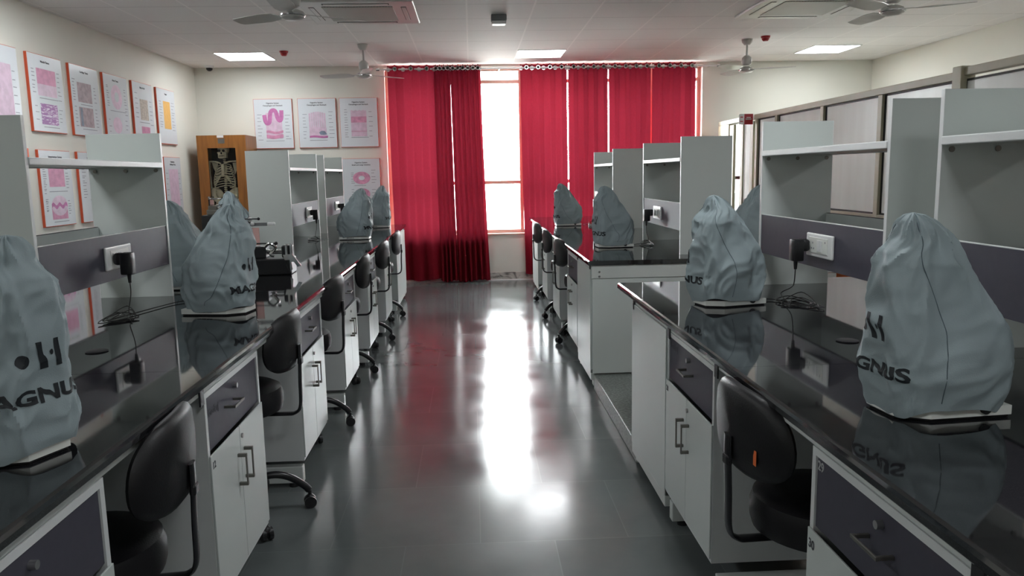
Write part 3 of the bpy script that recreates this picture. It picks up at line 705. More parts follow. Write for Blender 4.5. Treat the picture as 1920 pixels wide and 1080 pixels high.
        l = MB(); l.ball((sg_*.10, 0, 1.12), .024, .024, .024, 12); l.tube([(sg_*.11, 0, 1.12), (sg_*.135, 0, 1.07), (sg_*.12, 0, .9), (sg_*.09, 0, .70)], lambda q: .014+.008*abs(2*q-1)**3, 10, 4)
        l.ball((sg_*.09, 0, .69), .032, .024, .022, 12); l.tube([(sg_*.085, 0, .68), (sg_*.085, 0, .5), (sg_*.085, 0, .30)], .012, 8, 4); l.tube([(sg_*.105, .01, .67), (sg_*.105, .01, .5), (sg_*.10, .01, .31)], .006, 8, 4)
        l.box(sg_*.085-.025, sg_*.085+.025, -.13, .04, .255, .285, .01, 2)
        l.obj('leg_bones', 'bone', s, True)
    st = MB(); st.cyl((0, .05, .0615), (0, .05, 1.06), .008, seg=8); st.obj('stand', 'chrome', s, True)
skeleton_case()

# ------------------------------------------------------------------ benches
ZT = .855            # worktop height
FXL, FXR = -.80, .76 # cabinet fronts
EXL, EXR = -.777, .735   # worktop front edges
BXL, BXR = -2.52, 2.42   # worktop back edges
def worktop(side, y0, y1, label, caps=(False, False), grommets=()):
    t = thing('worktop', label, 'worktop', (0, y0, 0), 0, 'black granite worktops')
    xa, xb = (BXL, EXL) if side < 0 else (EXR, BXR)
    L = y1-y0-.0015; c = .005; b = MB()
    poly = [(xa+c, ZT-.03), (xb-c, ZT-.03), (xb, ZT-.03+c), (xb, ZT-.012), (xb-.003, ZT-.004), (xb-.010, ZT), (xa+.010, ZT), (xa+.003, ZT-.004), (xa, ZT-.012), (xa, ZT-.03+c)]
    b.prism(poly, 0, L); b.obj('slab', 'granite', t)
    for gx, gy in grommets:
        g = MB(); g.lathe([(0, .0), (.034, 0), (.036, .003), (.030, .0045), (0, .0045)], (gx, gy-y0, ZT+.0003)); g.obj('cable_grommet', 'black_plastic', t, True)
    return t
worktop(-1, -.6, 2.31, 'near left black granite worktop slab nearest the camera', grommets=((-1.20, 1.30),))
worktop(-1, 2.31, 6.12, 'middle left black granite worktop slab, from the joint to the third stool', grommets=((-1.27, 2.62),))
worktop(-1, 6.12, 9.20, 'far left black granite worktop slab ending by the red curtain')
worktop(1, -.6, 2.15, 'near right black granite worktop slab under the nearest microscope')
worktop(1, 2.15, 3.92, 'right black granite worktop slab ending at the gap between benches', grommets=((1.22, 2.44),))
worktop(1, 4.93, 10.05, 'far right black granite worktop with its bright edge towards the curtains')

def bench_frame(side, y0, y1, posts_, label, endpanel=None):
    t = thing('bench_frame', label, 'bench frame', (0, 0, 0))
    xf = FXL if side < 0 else FXR; xb = BXL+.03 if side < 0 else BXR-.03; s = -1 if side < 0 else 1
    X = lambda d: xf + s*d        # d metres behind the cabinet fronts
    bx = lambda b, d0, d1, ya, yb, za, zb, bv=.003: b.box(min(X(d0), X(d1)), max(X(d0), X(d1)), ya, yb, za, zb, bv)
    D = abs(xb-xf)
    for d0 in (.0, D-.03):
        b = MB(); bx(b, d0, d0+.03, y0+.002, y1-.002, .7985, ZT-.0305); b.obj('top_rail', 'white_steel', t)
    for p in posts_:
        b = MB(); bx(b, .012, D-.012, p-.022, p+.022, .02, .100, .004); bx(b, .014, .05, p-.02, p+.02, .1005, .798) if False else None
        k = b.obj('skid', 'white_steel', t)
        f = MB()
        for d in (.06, D-.06):
            f = MB(); f.cyl((X(d), p, 0), (X(d), p, .0198), .022, seg=14); f.obj('foot', 'dark_rubber', k, True)
        b = MB(); bx(b, -.006, -.0005, p-.016, p+.016, ZT-.085, ZT-.032, .0015); b.obj('bracket', 'black_plastic', t)
        b = MB(); bx(b, D/2-.03, D/2+.03, p-.022, p+.022, .1005, .798); b.obj('post', 'white_steel', t)
    return t
LC = [(1.06, 1.625), (2.25, 2.83), (3.47, 4.04), (4.66, 5.22), (5.80, 6.36), (6.93, 7.48)]
bench_frame(-1, -.6, 9.17, [1.03, 2.225, 3.50, 4.69, 5.83, 6.96, 8.10, 9.10], 'long white steel underframe of the left bench')
bench_frame(1, -.6, 3.66, [1.07, 2.35, 2.945, 3.60], 'white steel underframe of the near right bench')
bench_frame(1, 4.96, 9.80, [4.99, 5.58, 6.77, 7.90, 9.02, 9.74], 'white steel underframe of the far right bench')

def cabinet(side, y0, y1, label, plain=False, nums=None, brand=False, zb=.13):
    W = y1-y0-.004
    if side < 0: loc, rz = (FXL, y0+.002, 0), R(90)
    else: loc, rz = (FXR, y1-.002, 0), R(-90)
    t = thing('base_cabinet', label, 'cabinet', loc, rz, 'base cabinets under the benches')
    zt = .797; D = .50
    b = MB(); b.box(0, .018, .0, D, zb, zt); b.box(W-.018, W, .0, D, zb, zt); b.box(.018, W-.018, .0, D, zt-.018, zt); b.box(.018, W-.018, .0, D, zb, zb+.018); b.box(.018, W-.018, D-.01, D, zb+.018, zt-.018)
    b.obj('carcass', 'laminate_edge' if not plain else 'laminate', t)
    if plain:
        MB().box(.002, W-.002, -.006, -.0005, .107, zt, .002).obj('front_panel', 'laminate', t)
        MB().box(.002, W-.002, -.004, .02, .058, .104, .003).obj('kick_rail', 'white_steel', t)
        return t
    g = MB().box(.0195, W-.0195, .004, .014, .612, .780, .001)
    d = g.obj('drawer', 'aubergine', t)
    h = MB(); hz = .702; hc = W*.5-.055 if side < 0 else W*.5
    for s in (-1, 1): h.box(hc+s*.045-.004, hc+s*.045+.004, -.030, .0039, hz-.004, hz+.004, .001)
    h.box(hc-.050, hc+.050, -.033, -.028, hz-.004, hz+.004, .001); h.obj('handle', 'brushed_steel', d)
    k = MB(); k.cyl((W*.5, -.010, .746), (W*.5, .0039, .746), .0085, seg=16); k.obj('lock', 'lock_metal', d, True)
    mid = W/2
    for s in (-1, 1):
        xa, xb = (.003, mid-.0015) if s < 0 else (mid+.0015, W-.003)
        dd = MB().box(xa, xb, -.0065, -.0008, zb+.015, .604, .0015).obj('door', 'laminate', t)
        hx = mid + s*.035
        h = MB(); h.box(hx-.004, hx+.004, -.036, -.031, .415, .520, .001); h.box(hx-.0055, hx+.0055, -.036, -.0067, .413, .424, .001); h.box(hx-.0055, hx+.0055, -.036, -.0067, .511, .522, .001)
        h.obj('handle', 'brushed_steel', dd)
        if s > 0:
            k = MB(); k.cyl((hx-.018, -.013, .567), (hx-.018, -.0067, .567), .008, seg=16); k.obj('lock', 'lock_metal', dd, True)
    if nums:
        if nums[0]: text_part(nums[0], .030, .036, .0036, .758, 'number_grey', t, 'number', .0006)
        if nums[1]: text_part(nums[1], .030, .026, -.0069, .570, 'ink', t, 'number', .0008)
    if brand: text_part('Godrej', .034, .085, .0036, .725 if side < 0 else .748, 'ink', t, 'lettering', .001)
    return t
for i, (a, b_) in enumerate(LC):
    cabinet(-1, a, b_, ['left cabinet nearest the camera with a black-looking drawer, cut by the photo edge', 'left cabinet with lavender drawer beside the nearest stool',
                        'left cabinet between the second and third stools', 'left cabinet between the third and fourth stools', 'left cabinet between the fourth and fifth stools',
                        'left cabinet between the fifth and sixth stools, farthest with a drawer'][i], nums=(None, '12') if i == 1 else None, brand=(i == 1), zb=.13)
cabinet(-1, 8.10, 9.14, 'blank white end cabinet of the left bench by the red curtain', plain=True)
cabinet(1, 1.06, 1.66, 'right cabinet nearest the camera, marked 29 and 30', nums=('29', '30'))
cabinet(1, 2.375, 2.975, 'right cabinet with two door handles between the nearest stool and blank end panel', nums=(None, '28'), brand=True)
cabinet(1, 2.98, 3.64, 'blank white cabinet ending the near right bench above the terrazzo plinth', plain=True)
cabinet(1, 4.965, 5.585, 'blank white cabinet starting the far right bench', plain=True)
cabinet(1, 5.60, 6.20, 'far right cabinet with drawer next to the bench corner')
cabinet(1, 6.75, 7.32, 'far right cabinet between its first and second stools')
cabinet(1, 7.87, 8.43, 'far right cabinet between its second and third stools')
cabinet(1, 9.00, 9.78, 'blank white cabinet at the curtain end of the far right bench', plain=True)
# panels closing the back of the knee spaces and the bench ends
def knee(side, y0, y1, label):
    x = FXL-.56 if side < 0 else FXR+.56
    o = MB().box(min(x, x+.016*(-1 if side < 0 else 1)), max(x, x+.016*(-1 if side < 0 else 1)), y0, y1, .12, .7975).obj('modesty_panel', 'laminate')
    tag(o, label, 'panel', 'modesty panels behind the stools')
knee(-1, -.5, 2.19, 'white panel behind the nearest left stool'); knee(-1, 2.26, 6.1, 'white panel behind the second and third left stools'); knee(-1, 6.12, 8.06, 'white panel behind the far left stools')
knee(1, .5, 2.31, 'white panel behind the nearest right stool'); knee(1, 5.61, 8.98, 'white panel behind the far right stools')
# end board of the far right bench, facing the camera
eb = thing('end_board', 'wide white end board of the far right bench facing the gap', 'panel', (0, 0, 0))
MB().box(FXR+.005, FXR+.62, 4.945, 4.959, .108, .735, .002).obj('panel', 'laminate', eb)
MB().box(FXR+.625, FXR+.70, 4.945, 4.959, .108, .735, .002).obj('panel', 'laminate_edge', eb)
MB().box(FXR+.705, BXR-.04, 4.945, 4.959, .108, .735, .002).obj('panel', 'laminate', eb)
MB().box(FXR, BXR-.03, 4.940, 4.959, .738, .8240, .003).obj('cross_rail', 'white_steel', eb)
for z in (.752, .782): MB().cyl((FXR+.05, 4.937, z), (FXR+.05, 4.9398, z), .007, seg=12).obj('bolt', 'chrome', eb, True)

# ------------------------------------------------------------------ reagent racks
def rack(side, y0, y1, label, first='aubergine', sock=None, plate=True):
    # local x across the worktop (0 front .. D back), y along it
    sx = -1 if side < 0 else 1; xf = -1.48 if side < 0 else 1.40; D = .345
    t = thing('rack', label, 'rack', (xf, y0, ZT+.0005), 0, 'white reagent racks standing on the benches')
    bx = lambda b, d0, d1, ya, yb, za, zb, bv=.0: b.box(min(sx*d0, sx*d1), max(sx*d0, sx*d1), ya, yb, za, zb, bv)
    L = y1-y0; H = .785; th = .018
    for ya in (0, L-th):
        b = MB(); bx(b, .0022, D-.0022, ya+.0004, ya+th-.0004, 0, H); o = b.obj('side_panel', 'laminate', t)
        b = MB(); bx(b, 0, .002, ya, ya+th, 0, H); bx(b, D-.002, D, ya, ya+th, 0, H); bx(b, 0, D, ya, ya+th, H+.0002, H+.002); b.obj('edge_band', 'laminate_edge', o)
        yb = ya-.004 if ya > 0 else ya+th+.0004
        for d in (.03, D/2, D-.03):
            b = MB(); b.cyl((sx*d, yb+(.0 if ya > 0 else .0036), .612-.0), (sx*d, yb+(.0038 if ya > 0 else 0), .612), .009, seg=12)
            b.obj('bolt', 'screw_metal', o, True)
    b = MB(); bx(b, .014, D-.014, th+.0005, L-th-.0005, .628, .640); s_ = b.obj('shelf', 'laminate', t)
    for d0, d1 in ((-.004, .013), (D-.013, D+.004)):
        b = MB(); bx(b, d0, d1, th+.0005, L-th-.0005, .624, .650, .003); b.obj('shelf_rail', 'laminate_edge', s_)
    for d0, d1, m_ in ((.004, .020, first), (D-.020, D-.004, 'aubergine')):
        b = MB(); bx(b, d0, d1, th+.0005, L-th-.0005, .160, .345); o = b.obj('power_strip_board', m_, t)
        b = MB(); bx(b, d0+.0005, d1-.0005, th+.0005, L-th-.0005, .3452, .3475); b.obj('board_edge', 'laminate_edge' if d0 < .1 else 'gasket', o)
        if d0 > .1:
            b = MB(); bx(b, d0-.002, d0-.0003, th+.0005, L-th-.0005, .160, .3452); b.obj('board_lining', 'laminate', o)
    if sock is not None:
        # switched socket outlet on the front board
        b = MB(); bx(b, -.008, .0036, sock, sock+.235, .205, .300, .005); pl_ = b.obj('socket_plate', 'socket_white', t)
        b = MB(); bx(b, -.0105, -.0083, sock+.035, sock+.200, .222, .285, .001); bz = b.obj('socket_module', 'scope_white', pl_)
        b = MB(); bx(b, -.0135, -.0108, sock+.080, sock+.100, .230, .275, .001); bx(b, -.0135, -.0108, sock+.103, sock+.123, .230, .275, .001); b.obj('rocker_switch', 'socket_white', pl_)
        b = MB()
        for q, zz in ((.055, .270), (.165, .262), (.155, .240), (.175, .240)): b.cyl((sx*-.0112, sock+q, zz), (sx*-.0106, sock+q, zz), .004, seg=8)
        b.obj('socket_holes', 'ap_grey', pl_)
    return t
rack(-1, 2.70, 3.875, 'white rack on the left bench nearest the camera, red charts showing through it', sock=.49)
rack(-1, 6.49, 7.66, 'white rack in the middle of the left bench with a big grey side panel', sock=.56)
rack(-1, 8.03, 9.17, 'farthest white rack on the left bench, partly hidden by the middle rack', sock=.52)
rack(1, 1.15, 2.295, 'white rack at the right edge nearest the camera, cut by the photo edge')
rack(1, 2.565, 3.735, 'white rack on the near right bench with a white socket on its dark board', sock=.375)
rack(1, 5.18, 6.34, 'white rack at the near end of the far right bench with a large side panel', sock=.525)
rack(1, 7.70, 8.90, 'farthest white rack on the right, in front of the red curtain, with a cream board', first='pale_laminate', sock=.50)
rack(-1, -.20, 1.10, 'white rack on the left bench beside the camera, out of the photo') if False else None

# adapters plugged into the sockets, each with its cord on the worktop
def adapter(side, y, label, cord):
    sx = -1 if side < 0 else 1; xf = -1.48 if side < 0 else 1.40
    t = thing('power_adapter', label, 'power adapter', (xf, y, ZT), 0, 'black plug-in adapters')
    b = MB(); u = -sx
    xs = sorted((u*.0145, u*.048)); b.box(xs[0], xs[1], -.024, .024, .225, .275, .012, 3)
    xs = sorted((u*.040, u*.085)); b.box(xs[0], xs[1], -.026, .026, .185, .275, .006, 2)
    b.obj('plug_body', 'black_plastic', t, True)
    b = MB(); b.cyl((u*.065, 0, .150), (u*.065, 0, .1848), .006, .009, seg=10); b.obj('cord_grip', 'black_plastic', t, True)
    b = MB(); b.tube([(u*.065, 0, .149)] + [(u*(p[0]), p[1], p[2]) for p in cord], .0022, 6, 6); b.obj('cord', 'cable_black', t, True)
    return t
rnd = random.Random(3)
def tangle(cx, cy, n, rad, seed, out=None):
    r_ = random.Random(seed); pts = []
    for i in range(n):
        a = i*2.1 + r_.uniform(-.4, .4); q = rad*(.45+.55*r_.random())
        pts.append((cx + .6*q*math.cos(a), cy + q*math.sin(a)*1.2, .004 + (.035*r_.random() if i % 3 == 1 else .004)))
    if out: pts += out
    return pts
adapter(-1, 3.235+.015, 'black adapter plugged in on the nearest left rack', [(.06, .01, .10), (.05, .0, .03)] + tangle(.02, -.03, 12, .13, 1, [(.06, .22, .006), (.10, .36, .006), (.16, .44, .008)]))
adapter(-1, 7.165, 'black adapter on the middle left rack', [(.06, .01, .10), (.05, .0, .03)] + tangle(.03, -.05, 10, .11, 2, [(.15, .1, .005)]))
adapter(-1, 8.665, 'black adapter on the farthest left rack', [(.06, .01, .10), (.05, .0, .03)] + tangle(.03, -.05, 8, .10, 5, [(.15, .1, .005)]))
adapter(1, 2.565+.375+.20, 'black adapter on the white socket of the near right rack', [(.06, .02, .09), (.03, .12, .055), (.05, .18, .02)] + tangle(.04, .02, 12, .15, 4, [(.10, .10, .006), (.15, .12, .008)]))
adapter(1, 5.92, 'black adapter on the rack at the corner of the far right bench', [(.06, .01, .10), (.05, .0, .03)] + tangle(.06, .0, 10, .10, 6, [(.18, -.02, .005)]))
adapter(1, 8.42, 'black adapter on the cream board of the farthest right rack', [(.06, .01, .10), (.05, .0, .03)] + tangle(.06, .0, 8, .09, 7, [(.2, -.02, .005)]))

# ------------------------------------------------------------------ microscopes under dust covers
LV = [  # z, y front, y back, half width
    (.004, .030, .288, .100), (.022, .024, .294, .104), (.06, .016, .306, .110), (.10, .010, .313, .113), (.16, .010, .312, .110), (.20, .012, .304, .104), (.26, .012, .264, .094),
    (.32, .012, .222, .085), (.35, .013, .200, .080), (.375, .024, .184, .074), (.39, .042, .174, .068), (.405, .052, .164, .060), (.425, .054, .148, .050), (.443, .062, .128, .038), (.456, .074, .104, .022)]
def lvl(z):
    if z <= LV[0][0]: return LV[0][1:]
    for a, b in zip(LV, LV[1:]):
        if z <= b[0]:
            f = (z-a[0])/(b[0]-a[0]); f = f
            return tuple(a[i]+(b[i]-a[i])*f for i in (1, 2, 3))
    return LV[-1][1:]
class Cover:
    def __init__(s, seed, sk=0.0, H=1.0, hem=.030):
        s.seed = seed; s.hm = hem; s.sk = sk; s.H = H
    def disp(s, a, z):
        sd = s.seed*7.3
        ca, sa = math.cos(a), math.sin(a)
        n1 = noise.noise(Vector((ca*1.1+sd, sa*1.1, z*3.5)))
        # a few sharp creases: folded-paper noise, each crease a ridge with flat sides
        q = Vector((ca*1.5+sd, sa*1.5-sd, z*6.5 + 1.2*ca))
        n2 = abs(noise.noise(q)); n3 = abs(noise.noise(q*1.9 + Vector((5, 2, z*7))))
        n4 = noise.noise(Vector((ca*3+sd, sa*3-7, z*13 - 2*sa)))
        f = min(1, max(.3, z/.10)); lo = 1.0 if z < .13 or z > .34 else .55
        d = .018*n1 + .026*(.20-n2) + lo*.020*(.20-n3) + .0020*n4 - .002
        return d*f
    def pt(s, a, z):
        y0, y1, hw = lvl(z); cy = (y0+y1)/2; hy = (y1-y0)/2; ca, sa = math.cos(a), math.sin(a)
        e = .55 + .25*max(0, (z-.25)/.2)
        x = hw*math.copysign(abs(sa)**e, sa); y = -hy*math.copysign(abs(ca)**e, ca)
        d = s.disp(a, z); l = math.hypot(x, y) or 1
        k = 1 + d/l
        sk = s.sk*(z/.45)**2
        return Vector((x*k + sk, cy + y*k, z*s.H))
    def hem(s, a):
        return max(.005, s.hm + .009*math.sin(a*2+s.seed) + .006*math.sin(a*3+s.seed*2) - .004*math.cos(a))
    def mesh(s, parent):
        NA, NZ = 128, 84; b = MB(); rr = []
        for j in range(NZ+1):
            r = []
            for i in range(NA):
                a = 2*PI*i/NA; z0 = s.hem(a); z = z0 + (.456-z0)*(j/NZ)
                r.append(s.pt(a, z))
            rr.append(r)
        c = sum(rr[-1], Vector())/NA
        rr.append([c + (p-c)*.5 + Vector((0, 0, .003)) for p in rr[-1]]); rr.append([c + (p-c)*.1 + Vector((0, 0, .005)) for p in rr[-1]])
        V = [[b.bm.verts.new(p) for p in r] for r in rr]
        for A, B in zip(V, V[1:]):
            for k in range(NA): b.bm.faces.new((A[k], A[(k+1) % NA], B[(k+1) % NA], B[k]))
        b.bm.faces.new(V[-1])
        me = b.obj('cloth', 'cover_cloth', parent, True)
        return me
    def arc(s, z):
        # arc length table from the front centre (a=0) both ways
        N = 120; P = [s.pt(PI*2*(i-N)/N/1.0*0.5, z) for i in range(2*N+1)]
        L = [0]
        for i in range(1, len(P)): L.append(L[-1] + (P[i]-P[i-1]).length)
        m_ = L[N]; return [l-m_ for l in L], N
    def onsurf(s, u, z, off):
        zk = round(z*100)/100
        if not hasattr(s, 'tab'): s.tab = {}
        if zk not in s.tab: s.tab[zk] = s.arc(zk)
        L, N = s.tab[zk]
        lo, hi = 0, 2*N
        while hi-lo > 1:
            md = (lo+hi)//2
            if L[md] <= u: lo = md
            else: hi = md
        f = (u-L[lo])/max(1e-6, L[hi]-L[lo]); a = PI*(lo+f-N)/N
        p = s.pt(a, z); t1 = s.pt(a+.02, z)-s.pt(a-.02, z); t2 = s.pt(a, z+.003)-s.pt(a, z-.003)
        n = t1.cross(t2).normalized()
        c = s.pt(a, z); y0, y1, hw = lvl(z); ctr = Vector((0, (y0+y1)/2, c.z))
        if n.dot(c-ctr) < 0: n = -n
        return p + n*off
def scope(loc, rotz, seed, label_c, label_m, sk=0.0, H=1.0, prints=True, shift=0.0, hem=.030, zt=.106):
    t = thing('microscope', label_m, 'microscope', loc, rotz, 'covered laboratory microscopes')
    b = MB(); b.prism([(-.050, .030), (.050, .030), (.092, .095), (.092, .292), (-.092, .292), (-.092, .095)], .006, .027, 'XY')
    bs = b.obj('base', 'scope_white', t)
    b = MB(); b.prism([(-.046, .035), (.046, .035), (.087, .098), (.087, .288), (-.087, .288), (-.087, .098)], .0003, .0058, 'XY'); b.obj('foot_pad', 'dark_rubber', t)
    b = MB(); b.box(-.03, .03, .20, .25, .0275, .24, .01, 2); b.box(-.028, .028, .10, .22, .23, .275, .01, 2); b.obj('arm', 'scope_white', t)
    b = MB(); b.box(-.06, .06, .08, .20, .13, .142, .003); b.obj('stage', 'black_metal', t)
    for s_ in (-1, 1): MB().cyl((s_*.045, .225, .040), (s_*.085, .225, .040), .012, seg=16).obj('focus_knob', 'black_plastic', t, True)
    b = MB(); b.ball((0, .15, .32), .04, .045, .035); b.obj('head', 'scope_white', t, True)
    for s_ in (-1, 1): MB().cyl((s_*.03, .12, .34), (s_*.03, .075, .395), .014, seg=12).obj('eyepiece', 'black_metal', t, True)
    if prints:
        o = text_part('MAGNUS', .012, 0, 0, 0, 'ink', t, 'lettering', .0004, 1.3)
        o.location = (-.0922, .19, .0165); o.rotation_euler = (0, 0, R(-90))
        MB().cyl((.0925, .225, .024), (.098, .225, .024), .013, seg=18).obj('side_knob', 'black_plastic', t, True)
    cv = Cover(seed, sk, H, hem)
    ct = thing('dust_cover', label_c, 'dust cover', (loc[0], loc[1], loc[2]), rotz, 'grey cloth microscope covers')
    cv.mesh(ct)
    # side seams, piping
    for s_ in (-1, 1):
        b = MB(); P = []
        for j in range(26):
            f = j/25; z = .045 + (.44-.045)*f; a = s_*(R(86) - R(26)*f**1.5 + R(6)*math.sin(f*5+seed))
            q = cv.pt(a, z); cpt = Vector((0, (lvl(z)[0]+lvl(z)[1])/2, q.z)); P.append(q + (q-cpt).normalized()*.0004)
        b.tube(P, .0011, 5, 2); b.obj('seam', 'cover_seam', ct, True)
    if prints:
        def wrap(bm_, zc, name, u0=0.0, shift=shift):
            bmesh.ops.triangulate(bm_, faces=bm_.faces)
            for _ in range(3):
                lg = [e for e in bm_.edges if e.calc_length() > .006]
                if not lg: break
                bmesh.ops.subdivide_edges(bm_, edges=lg, cuts=1); bmesh.ops.triangulate(bm_, faces=bm_.faces)
            for v in bm_.verts: v.co = cv.onsurf(v.co.x+u0+shift, zc+v.co.y, .0012)
            me = bpy.data.meshes.new(name); bm_.to_mesh(me); bm_.free(); me.materials.append(M['cover_print'])
            o = bpy.data.objects.new(name, me); COL.objects.link(o); o.parent = ct
        wrap(text_bm('MAGNUS', .042, .0016, 1.60), zt, 'lettering')
        lg = bmesh.new()
        def quad(pts):
            # filled grid between a left and a right edge
            n = 12; m2 = 4; VV = []
            (x0, y0), (x1, y1), (x2, y2), (x3, y3) = pts
            for j in range(n+1):
                f = j/n; VV.append([lg.verts.new(((x0+(x3-x0)*f)*(1-k/m2)+(x1+(x2-x1)*f)*k/m2, (y0+(y3-y0)*f)*(1-k/m2)+(y1+(y2-y1)*f)*k/m2, 0)) for k in range(m2+1)])
            for j in range(n):
                for k in range(m2): lg.faces.new((VV[j][k], VV[j][k+1], VV[j+1][k+1], VV[j+1][k]))
        def disc(cx, cy, r, ry=None):
            bmesh.ops.create_circle(lg, cap_ends=True, cap_tris=True, segments=20, radius=r, matrix=Matrix.Translation((cx, cy, 0)) @ Matrix.Diagonal((1, (ry or r)/r, 1, 1)))
        disc(-.050, -.006, .0135)
        quad([(-.010, -.029), (.006, -.029), (-.008, .029), (-.024, .029)])
        disc(.017, .002, .0045, .006)
        quad([(.028, -.029), (.041, -.029), (.037, .029), (.024, .029)])
        wrap(lg, .205 if zt < .12 else .218, 'emblem', shift=-.09 if seed == 6 else 0.0)
    return ct
LZ = ZT+.0006
sc_rows = [
    # x, y, rot, seed ...   the front (local -y) faces the aisle
    (-.862, 1.59, R(69), 1, 'grey dust cover nearest the camera on the left, cut by the photo edge', 'covered microscope nearest the camera on the left bench', 1.0, .016),
    (-.928, 3.33, R(81), 2, 'grey dust cover with a sloping back beside the nearest left rack', 'covered microscope with lettered white base beside the nearest left rack', 1.0, .028),
    (-.905, 7.14, R(86), 3, 'grey dust cover in front of the middle left rack', 'covered microscope in front of the middle left rack', 1.0, .028),
    (-.890, 8.72, R(90), 4, 'grey dust cover at the far end of the left bench by the curtain', 'covered microscope at the far end of the left bench', 1.0, .024),
    (.905, 1.70, R(-85), 5, 'largest grey dust cover, on the right worktop nearest the camera', 'covered microscope nearest the camera on the right worktop', 1.0, .013),
    (.918, 3.18, R(-76), 6, 'grey dust cover on the near right bench by its far end', 'covered microscope by the far end of the near right bench', 1.0, .028),
    (.908, 5.83, R(-84), 7, 'grey dust cover at the near corner of the far right bench', 'covered microscope at the near corner of the far right bench', 1.0, .024),
    (.865, 8.33, R(-86), 8, 'small looking grey dust cover farthest on the right, before the curtain', 'covered microscope farthest on the far right bench', .98, .028)]
for x, y, rz, sd, lc, lm, H, hm in sc_rows:
    scope((x, y, LZ), rz, sd, lc, lm, 0.0, H, hem=hm, shift={1: -.030, 5: -.030, 6: -.100}.get(sd, 0.0), zt=.134 if sd == 1 else .106)
scope((-1.665, 4.14, LZ), R(-88), 9, 'grey dust cover half hidden by the far side panel of the nearest left rack', 'covered microscope just past the far side panel of the nearest left rack', prints=False)
scope((-2.23, 7.00, LZ), R(-92), 10, 'grey dust cover in front of the skeleton case, behind the chrome tool', 'covered microscope on the wall side of the left bench, before the skeleton case', prints=False)
scope((1.99, 5.07, LZ), R(88), 11, 'grey dust cover on the partition side of the far right bench', 'covered microscope on the partition side of the far right bench', prints=False)
# small item with red wire beside the far right scope
rb = thing('wire_coil', 'small red and white coil of wire beside the farthest right dust cover', 'wire', (1.27, 8.25, ZT+.001))
b = MB(); b.tube([(.03*math.cos(a*.8)+.01*math.sin(a*2.3), .04*math.sin(a*.8), .008+.045*(a % 3)/3) for a in range(16)], .004, 6, 4); b.obj('coil', 'red_plastic', rb, True)
b = MB(); b.box(-.03, .03, -.02, .02, 0, .03, .004); b.obj('box', 'sign_white', rb)

# ------------------------------------------------------------------ microtomes (dark block with chrome feed)
def microtome(loc, rotz, label, clamp=True):
    t = thing('microtome', label, 'microtome', loc, rotz, 'microtomes on the left bench')
    MB().box(-.13, .13, 0, .20, 0, .095, .008, 2).obj('base_block', 'black_metal', t)
    MB().box(-.12, -.02, .05, .17, .0955, .165, .006, 2).obj('knife_block', 'black_plastic', t)
    MB().box(.07, .13, .04, .13, .0955, .170, .01, 2).obj('specimen_block', 'black_plastic', t)
    b = MB(); b.cyl((-.02, .08, .135), (.07, .08, .135), .009, seg=12); b.cyl((-.02, .12, .12), (.07, .12, .12), .007, seg=12); b.obj('guide_rods', 'chrome', t, True)
    b = MB(); b.tube([(-.02, .03, .165), (.01, .02, .185), (.04, .03, .16), (.01, .03, .12), (.03, .03, .11)], .009, 8, 5); b.obj('clamp_arm', 'chrome', t, True)
    b = MB(); b.cyl((-.10, .05, .185), (.045, .03, .185), .004, seg=8); b.ball((.045, .03, .185), .011); b.cyl((-.13, .06, .33), (-.05, .05, .33), .004, seg=8); b.ball((-.05, .05, .33), .009); b.obj('feed_lever', 'black_metal', t, True)
    MB().box(-.105, -.060, .10, .105, .170, .275, .002).obj('scale_plate', 'tape_pink', t)
    MB().box(-.12, -.105, .09, .12, .1655, .34, .003).obj('column', 'black_plastic', t)
    b = MB(); b.box(-.12, -.01, .085, .10, .285, .305, .003); b.obj('top_arm', 'ap_grey', t)
    b = MB(); b.box(-.01, .035, .08, .105, .288, .306, .006, 2); b.ball((-.105, .08, .325), .014); b.ball((-.09, .07, .30), .012); b.obj('top_knobs', 'sign_white', t, True)
    if clamp:
        b = MB(); b.box(.095, .110, .02, .035, .10, .18, .004, 2); b.box(.122, .137, .02, .035, .10, .18, .004, 2)
        b.prism([(.085, .118), (.135, .122), (.165, .085), (.185, .05), (.165, .045), (.145, .075), (.130, .075), (.135, .03), (.120, .012), (.108, .035)], .0, .018)
        b.obj('blade_lever', 'chrome', t)
    return t
microtome((-1.20, 4.60, ZT+.0005), R(4), 'dark microtome with a bright chrome lever behind the second left dust cover')
cs = tag(MB().box(-.11, .11, -.10, .10, 0, .300, .006).obj('instrument_case', 'black_plastic', None, loc=(-1.90, 6.0, ZT+.0005)), 'tall black case on the left bench in front of the skeleton case', 'case')
mt2 = microtome((-1.895, 5.93, ZT+.302), R(6), 'small instrument with chrome knobs on the tall black case before the skeleton', clamp=False)
mt2.scale = (.62, .62, .40)
for ch in mt2.children:
    if ch.name.startswith(('base_block', 'knife_block', 'specimen_block')): ch.data.materials[0] = M['brushed_steel']
